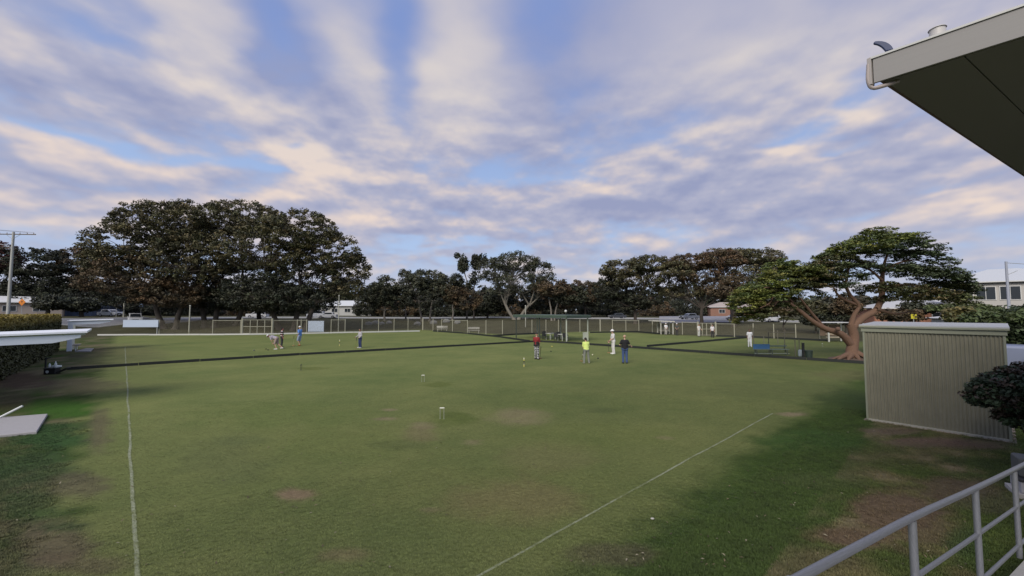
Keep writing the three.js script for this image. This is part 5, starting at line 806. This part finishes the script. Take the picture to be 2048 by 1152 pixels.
house('low cream house with a white roof behind the utility pole', 25, 86, .8, 15, 8, 2.9, 1.3, [.45, .38, .32], [.66, .66, .66], [[-4, 1.6, 1.8, 1.1], [0, 1.6, 1.8, 1.1], [4, 1.6, 1.8, 1.1]]);

// ---------------------------------------------------------------- poles, signs, stones
{
  const wood = bark(.56, .56, .52), grey = M(.36, .37, .38, .6);
  const p = V(18, 54), t = thing('utility_pole', 'tall pale wooden utility pole with crossarm at the far left', 'pole', p), top = D(20, 464, 54).y - p.y;
  part('pole', cyl(.2, .13, top, 0, 0, 0, 14), wood, t); const ca = (y, l) => bar([-l, y, .16], [l, y, -.16], .07, .07, 6); part('crossarm', ca(top - .3, 2.75), M(.2, .17, .14, .8), t);
  for (const x of [-2.5, -1.7, -.8, .8, 1.7, 2.5]) part('insulator', cyl(.05, .03, .18, x, top - .24, -x * .06, 8), M(.3, .28, .26, .4), t);
  part('brace', [bar([-.9, top - .32, .06], [0, top - .95, .1], .025), bar([.9, top - .32, -.06], [0, top - .95, .1], .025)], grey, t);
  part('lamp_arm', limb([[0, top - 2.1, .1], [-.8, top - 1.75, .5], [-1.9, top - 1.7, 1]], [.04, .035], 8), M(.5, .52, .55, .5), t); part('lamp_head', box(.6, .1, .22, -2.1, top - 1.7, 1.1, .5), M(.5, .52, .55, .5), t);
  const wires = []; for (const x of [-2.5, -1.7, 1.7, 2.5]) wires.push(limb([[x, top - .05, -x * .06], [x - 9, top - .7, 14], [x - 18, top - .4, 28]], [.012, .012], 4)); part('wires', wires, M(.03, .03, .03, .7), t);
  const r = V(2017, 48), u = thing('power_pole', 'grey power pole in front of the white two storey house', 'pole', r), ut = D(2017, 523, 48).y - r.y;
  part('pole', cyl(.16, .11, ut, 0, 0, 0, 12), M(.34, .36, .42, .7), u); part('bracket', bar([0, ut - .15, 0], [2.4, ut - .35, .2], .035), grey, u); part('stay', bar([0, ut - 1.6, 0], [.9, ut - 1.1, .3], .03), grey, u); part('wires', [limb([[2.3, ut - .33, .2], [10, ut - 1, 3], [20, ut - .5, 8]], [.012, .012], 4)], M(.04, .04, .04, .7), u);
  const thin = (label, px, z, top, rad, foot) => { const b = V(px, z), h = D(px, top, z).y - b.y, k = thing('lamp_pole', label, 'pole', b, 0, 'thin pale poles'); part('pole', cyl(rad * 1.2, rad, h, 0, 0, 0, 10), M(.36, .36, .3, .6), k); part('cap', cyl(rad * 1.5, rad * .8, .14, 0, h, 0, 10), M(.5, .5, .45, .6), k); };
  thin('thin pale pole rising at the fence right of the blue panel', 678, 63.5, 592, .06); thin('pale pole among the fig trunks left of the white car', 249, 80, 585, .12); thin('thin pale pole behind the fence left of the gate', 381, 66, 612, .1); thin('pale post behind the pines, right of their trunks', 1051, 74, 612, .08);
  // triangular give way sign
  const g = V(234, 82), gw = thing('give_way_sign', 'white upside down triangle road sign on a post by the road', 'sign', g); part('post', cyl(.04, .04, 2.4, 0, 0, 0, 10), grey, gw);
  const tri = (s, z, m, n) => part(n, new THREE.ExtrudeGeometry(new THREE.Shape([[-s, .8 * s], [s, .8 * s], [0, -.95 * s]].map((q) => new THREE.Vector2(...q))), { depth: .012, bevelEnabled: false }).translate(0, 2.55, z), m, gw); tri(.62, .05, M(.35, .10, .09, .5), 'border'); tri(.5, .066, M(.66, .64, .62, .5), 'face');
  const os = V(45, 76), o = thing('warning_sign', 'orange diamond warning sign on a post behind the hedge', 'sign', os); part('post', cyl(.04, .04, 2.6, 0, 0, 0, 10), grey, o); part('face', new THREE.BoxGeometry(.95, .95, .03).rotateZ(Math.PI / 4).translate(0, 2.85, .05), M(.62, .2, .02, .5), o); part('mark', [box(.07, .4, .01, 0, 2.9, .072), box(.3, .07, .01, 0, 2.98, .079)], M(.03, .02, .02, .6), o);
  const ys = V(1825, 46), y = thing('yellow_sign', 'small yellow square sign with a dark curve above the shed roof', 'sign', ys), yh = D(1825, 633, 46).y - ys.y; part('post', cyl(.035, .035, yh, 0, 0, 0, 10), grey, y); part('face', box(.62, .5, .03, 0, yh, .05), M(.62, .55, .04, .5), y); part('curve_mark', limb([[.12, yh + .16, .07], [-.08, yh + .12, .07], [-.04, yh + .02, .07], [.1, yh - .02, .07], [.06, yh - .14, .07], [-.12, yh - .14, .07]], [.024, .024], 6), M(.03, .03, .02, .7), y);
  // blue street sign under the trees
  const bs = V(283, 84), b = thing('street_sign', 'small pale blue sign on a post above the white car', 'sign', bs); part('post', cyl(.04, .04, 2.2, 0, 0, 0, 8), grey, b); part('face', box(.9, .7, .03, 0, 2.5, .05), M(.16, .24, .42, .5), b);
  srand(404);
  [[738, 84], [752, 86], [764, 85], [779, 88], [836, 87], [868, 88], [893, 90], [915, 86]].forEach(([px, z], i) => { const q = new THREE.IcosahedronGeometry(1, 2), a = q.attributes.position, sc = rr(.7, 1.1) * .55; for (let k = 0; k < a.count; k++) { const n = 1 + fbm(a.getX(k) * 1.3 + i * 5, a.getY(k) * 1.3, a.getZ(k) * 1.3, 3) * .5; a.setXYZ(k, a.getX(k) * n * sc * 1.5, a.getY(k) * n * sc, a.getZ(k) * n * sc); } q.computeVertexNormals(); const m = single('boulder', q, M(.2, .2, .19, .95), ['leftmost grey boulder along the top of the bank', 'second grey boulder from the left on the bank', 'third grey boulder from the left on the bank', 'fourth grey boulder, below the low rounded gum', 'fifth grey boulder, left of the forked gum trunk', 'sixth grey boulder, right of the forked gum trunk', 'seventh grey boulder, below the brownish gum', 'last grey boulder, just left of the thin pines'][i], 'boulder', 'boulders along the bank'); m.position.copy(V(px, z)); m.position.y += .25; });
  // benches beyond the middle fence
  [['pale park bench on the bank left of the thin pine trunk', 885, 66], ['pale park bench on the bank right of the thin pine trunk', 948, 61]].forEach(([l, px, z]) => { const k = thing('park_bench', l, 'bench', V(px, z), .2, 'benches by the middle fence'), m = M(.4, .39, .34, .8); part('seat', box(1.7, .06, .4, 0, .45, 0), m, k); part('backrest', box(1.7, .3, .05, 0, .78, -.2), m, k); for (const x of [-.7, .7]) part('leg', box(.08, .45, .36, x, .22, 0), m, k); });
}
// ---------------------------------------------------------------- grass blades on the near verges, fallen leaves
{
  srand(321);
  const blade = (() => { const p = [], n = 6; for (let i = 0; i < n; i++) { const a = i / n * 6.28 + rnd(), r = rr(.005, .03), x = Math.cos(a) * r, z = Math.sin(a) * r, h = rr(.018, .042), w = .0035, lx = Math.cos(a) * rr(.005, .03), lz = Math.sin(a) * rr(.005, .03); p.push(x - w * Math.sin(a), 0, z + w * Math.cos(a), x + w * Math.sin(a), 0, z - w * Math.cos(a), x + lx, h, z + lz); } const g = new THREE.BufferGeometry(); g.setAttribute('position', new THREE.Float32BufferAttribute(p, 3)); g.computeVertexNormals(); return g; })();
  const list = []; let tries = 0;
  while (list.length < 150000 && tries++ < 1200000) {
    const a = rr(-.95, .95), r = 3.5 * Math.pow(5.2, rnd()), x = Math.sin(a) * r, z = -Math.cos(a) * r, [u, v] = toUV(x, z), n = fbm(x * .9, z * .9, 9, 3);
    const onV = u < -1.3 + n || v < -1 + n; if (!onV && rnd() > (r < 9 ? .5 : .2)) continue; const c = turf(x, z, false); if (c[0] > c[1] * 1.15 && rnd() < .8) continue; list.push([x, z, c, onV ? 1 : .45]);
  }
  const m = new THREE.MeshStandardMaterial({ roughness: .8 }); const im = new THREE.InstancedMesh(blade, m, list.length), M4 = new THREE.Matrix4(), C = new THREE.Color();
  list.forEach(([x, z, c, s], i) => { M4.compose(new THREE.Vector3(x, .004, z), new THREE.Quaternion().setFromAxisAngle(new THREE.Vector3(0, 1, 0), rnd() * 6.28), new THREE.Vector3(1.2, s * rr(.6, 1.2), 1.2)); im.setMatrixAt(i, M4); const e = rr(.75, 1.35); im.setColorAt(i, C.setRGB(c[0] * e, c[1] * e, c[2] * e * .9)); });
  im.name = 'grass'; im.receiveShadow = true; scene.add(im); tag(im, 'short grass blades on the verges beside the near court', 'grass', null, 'stuff');
  const leaf = new THREE.BufferGeometry(); leaf.setAttribute('position', new THREE.Float32BufferAttribute([-.045, 0, 0, 0, .012, .016, .045, .004, 0, 0, .008, -.016], 3)); leaf.setIndex([0, 1, 2, 0, 2, 3]); leaf.computeVertexNormals();
  const spotsL = []; for (let i = 0; i < 260; i++) { const p = G(rr(1050, 2000), 840 + 300 * rnd()); const [u] = toUV(p.x, p.z); if (u < -.8 || rnd() < .25) spotsL.push(p); } for (let i = 0; i < 80; i++) spotsL.push(G(rr(10, 900), rr(880, 1150)));
  const fl = new THREE.InstancedMesh(leaf, M(.9, .9, .9, .8), spotsL.length); spotsL.forEach((p, i) => { M4.compose(p.clone().setY(.022), new THREE.Quaternion().setFromEuler(new THREE.Euler(rr(-.4, .4), rnd() * 6.28, rr(-.3, .3))), new THREE.Vector3(1, 1, 1).multiplyScalar(rr(.4, .8))); fl.setMatrixAt(i, M4); const d = rnd(); C.setRGB(...(d < .5 ? [.17, .135, .075] : d < .85 ? [.07, .05, .03] : [.28, .25, .17])); fl.setColorAt(i, C); });
  fl.name = 'fallen_leaves'; scene.add(fl); tag(fl, 'scattered dry fallen leaves on the near grass', 'fallen leaves', null, 'stuff');
}
renderer.render(scene, camera);
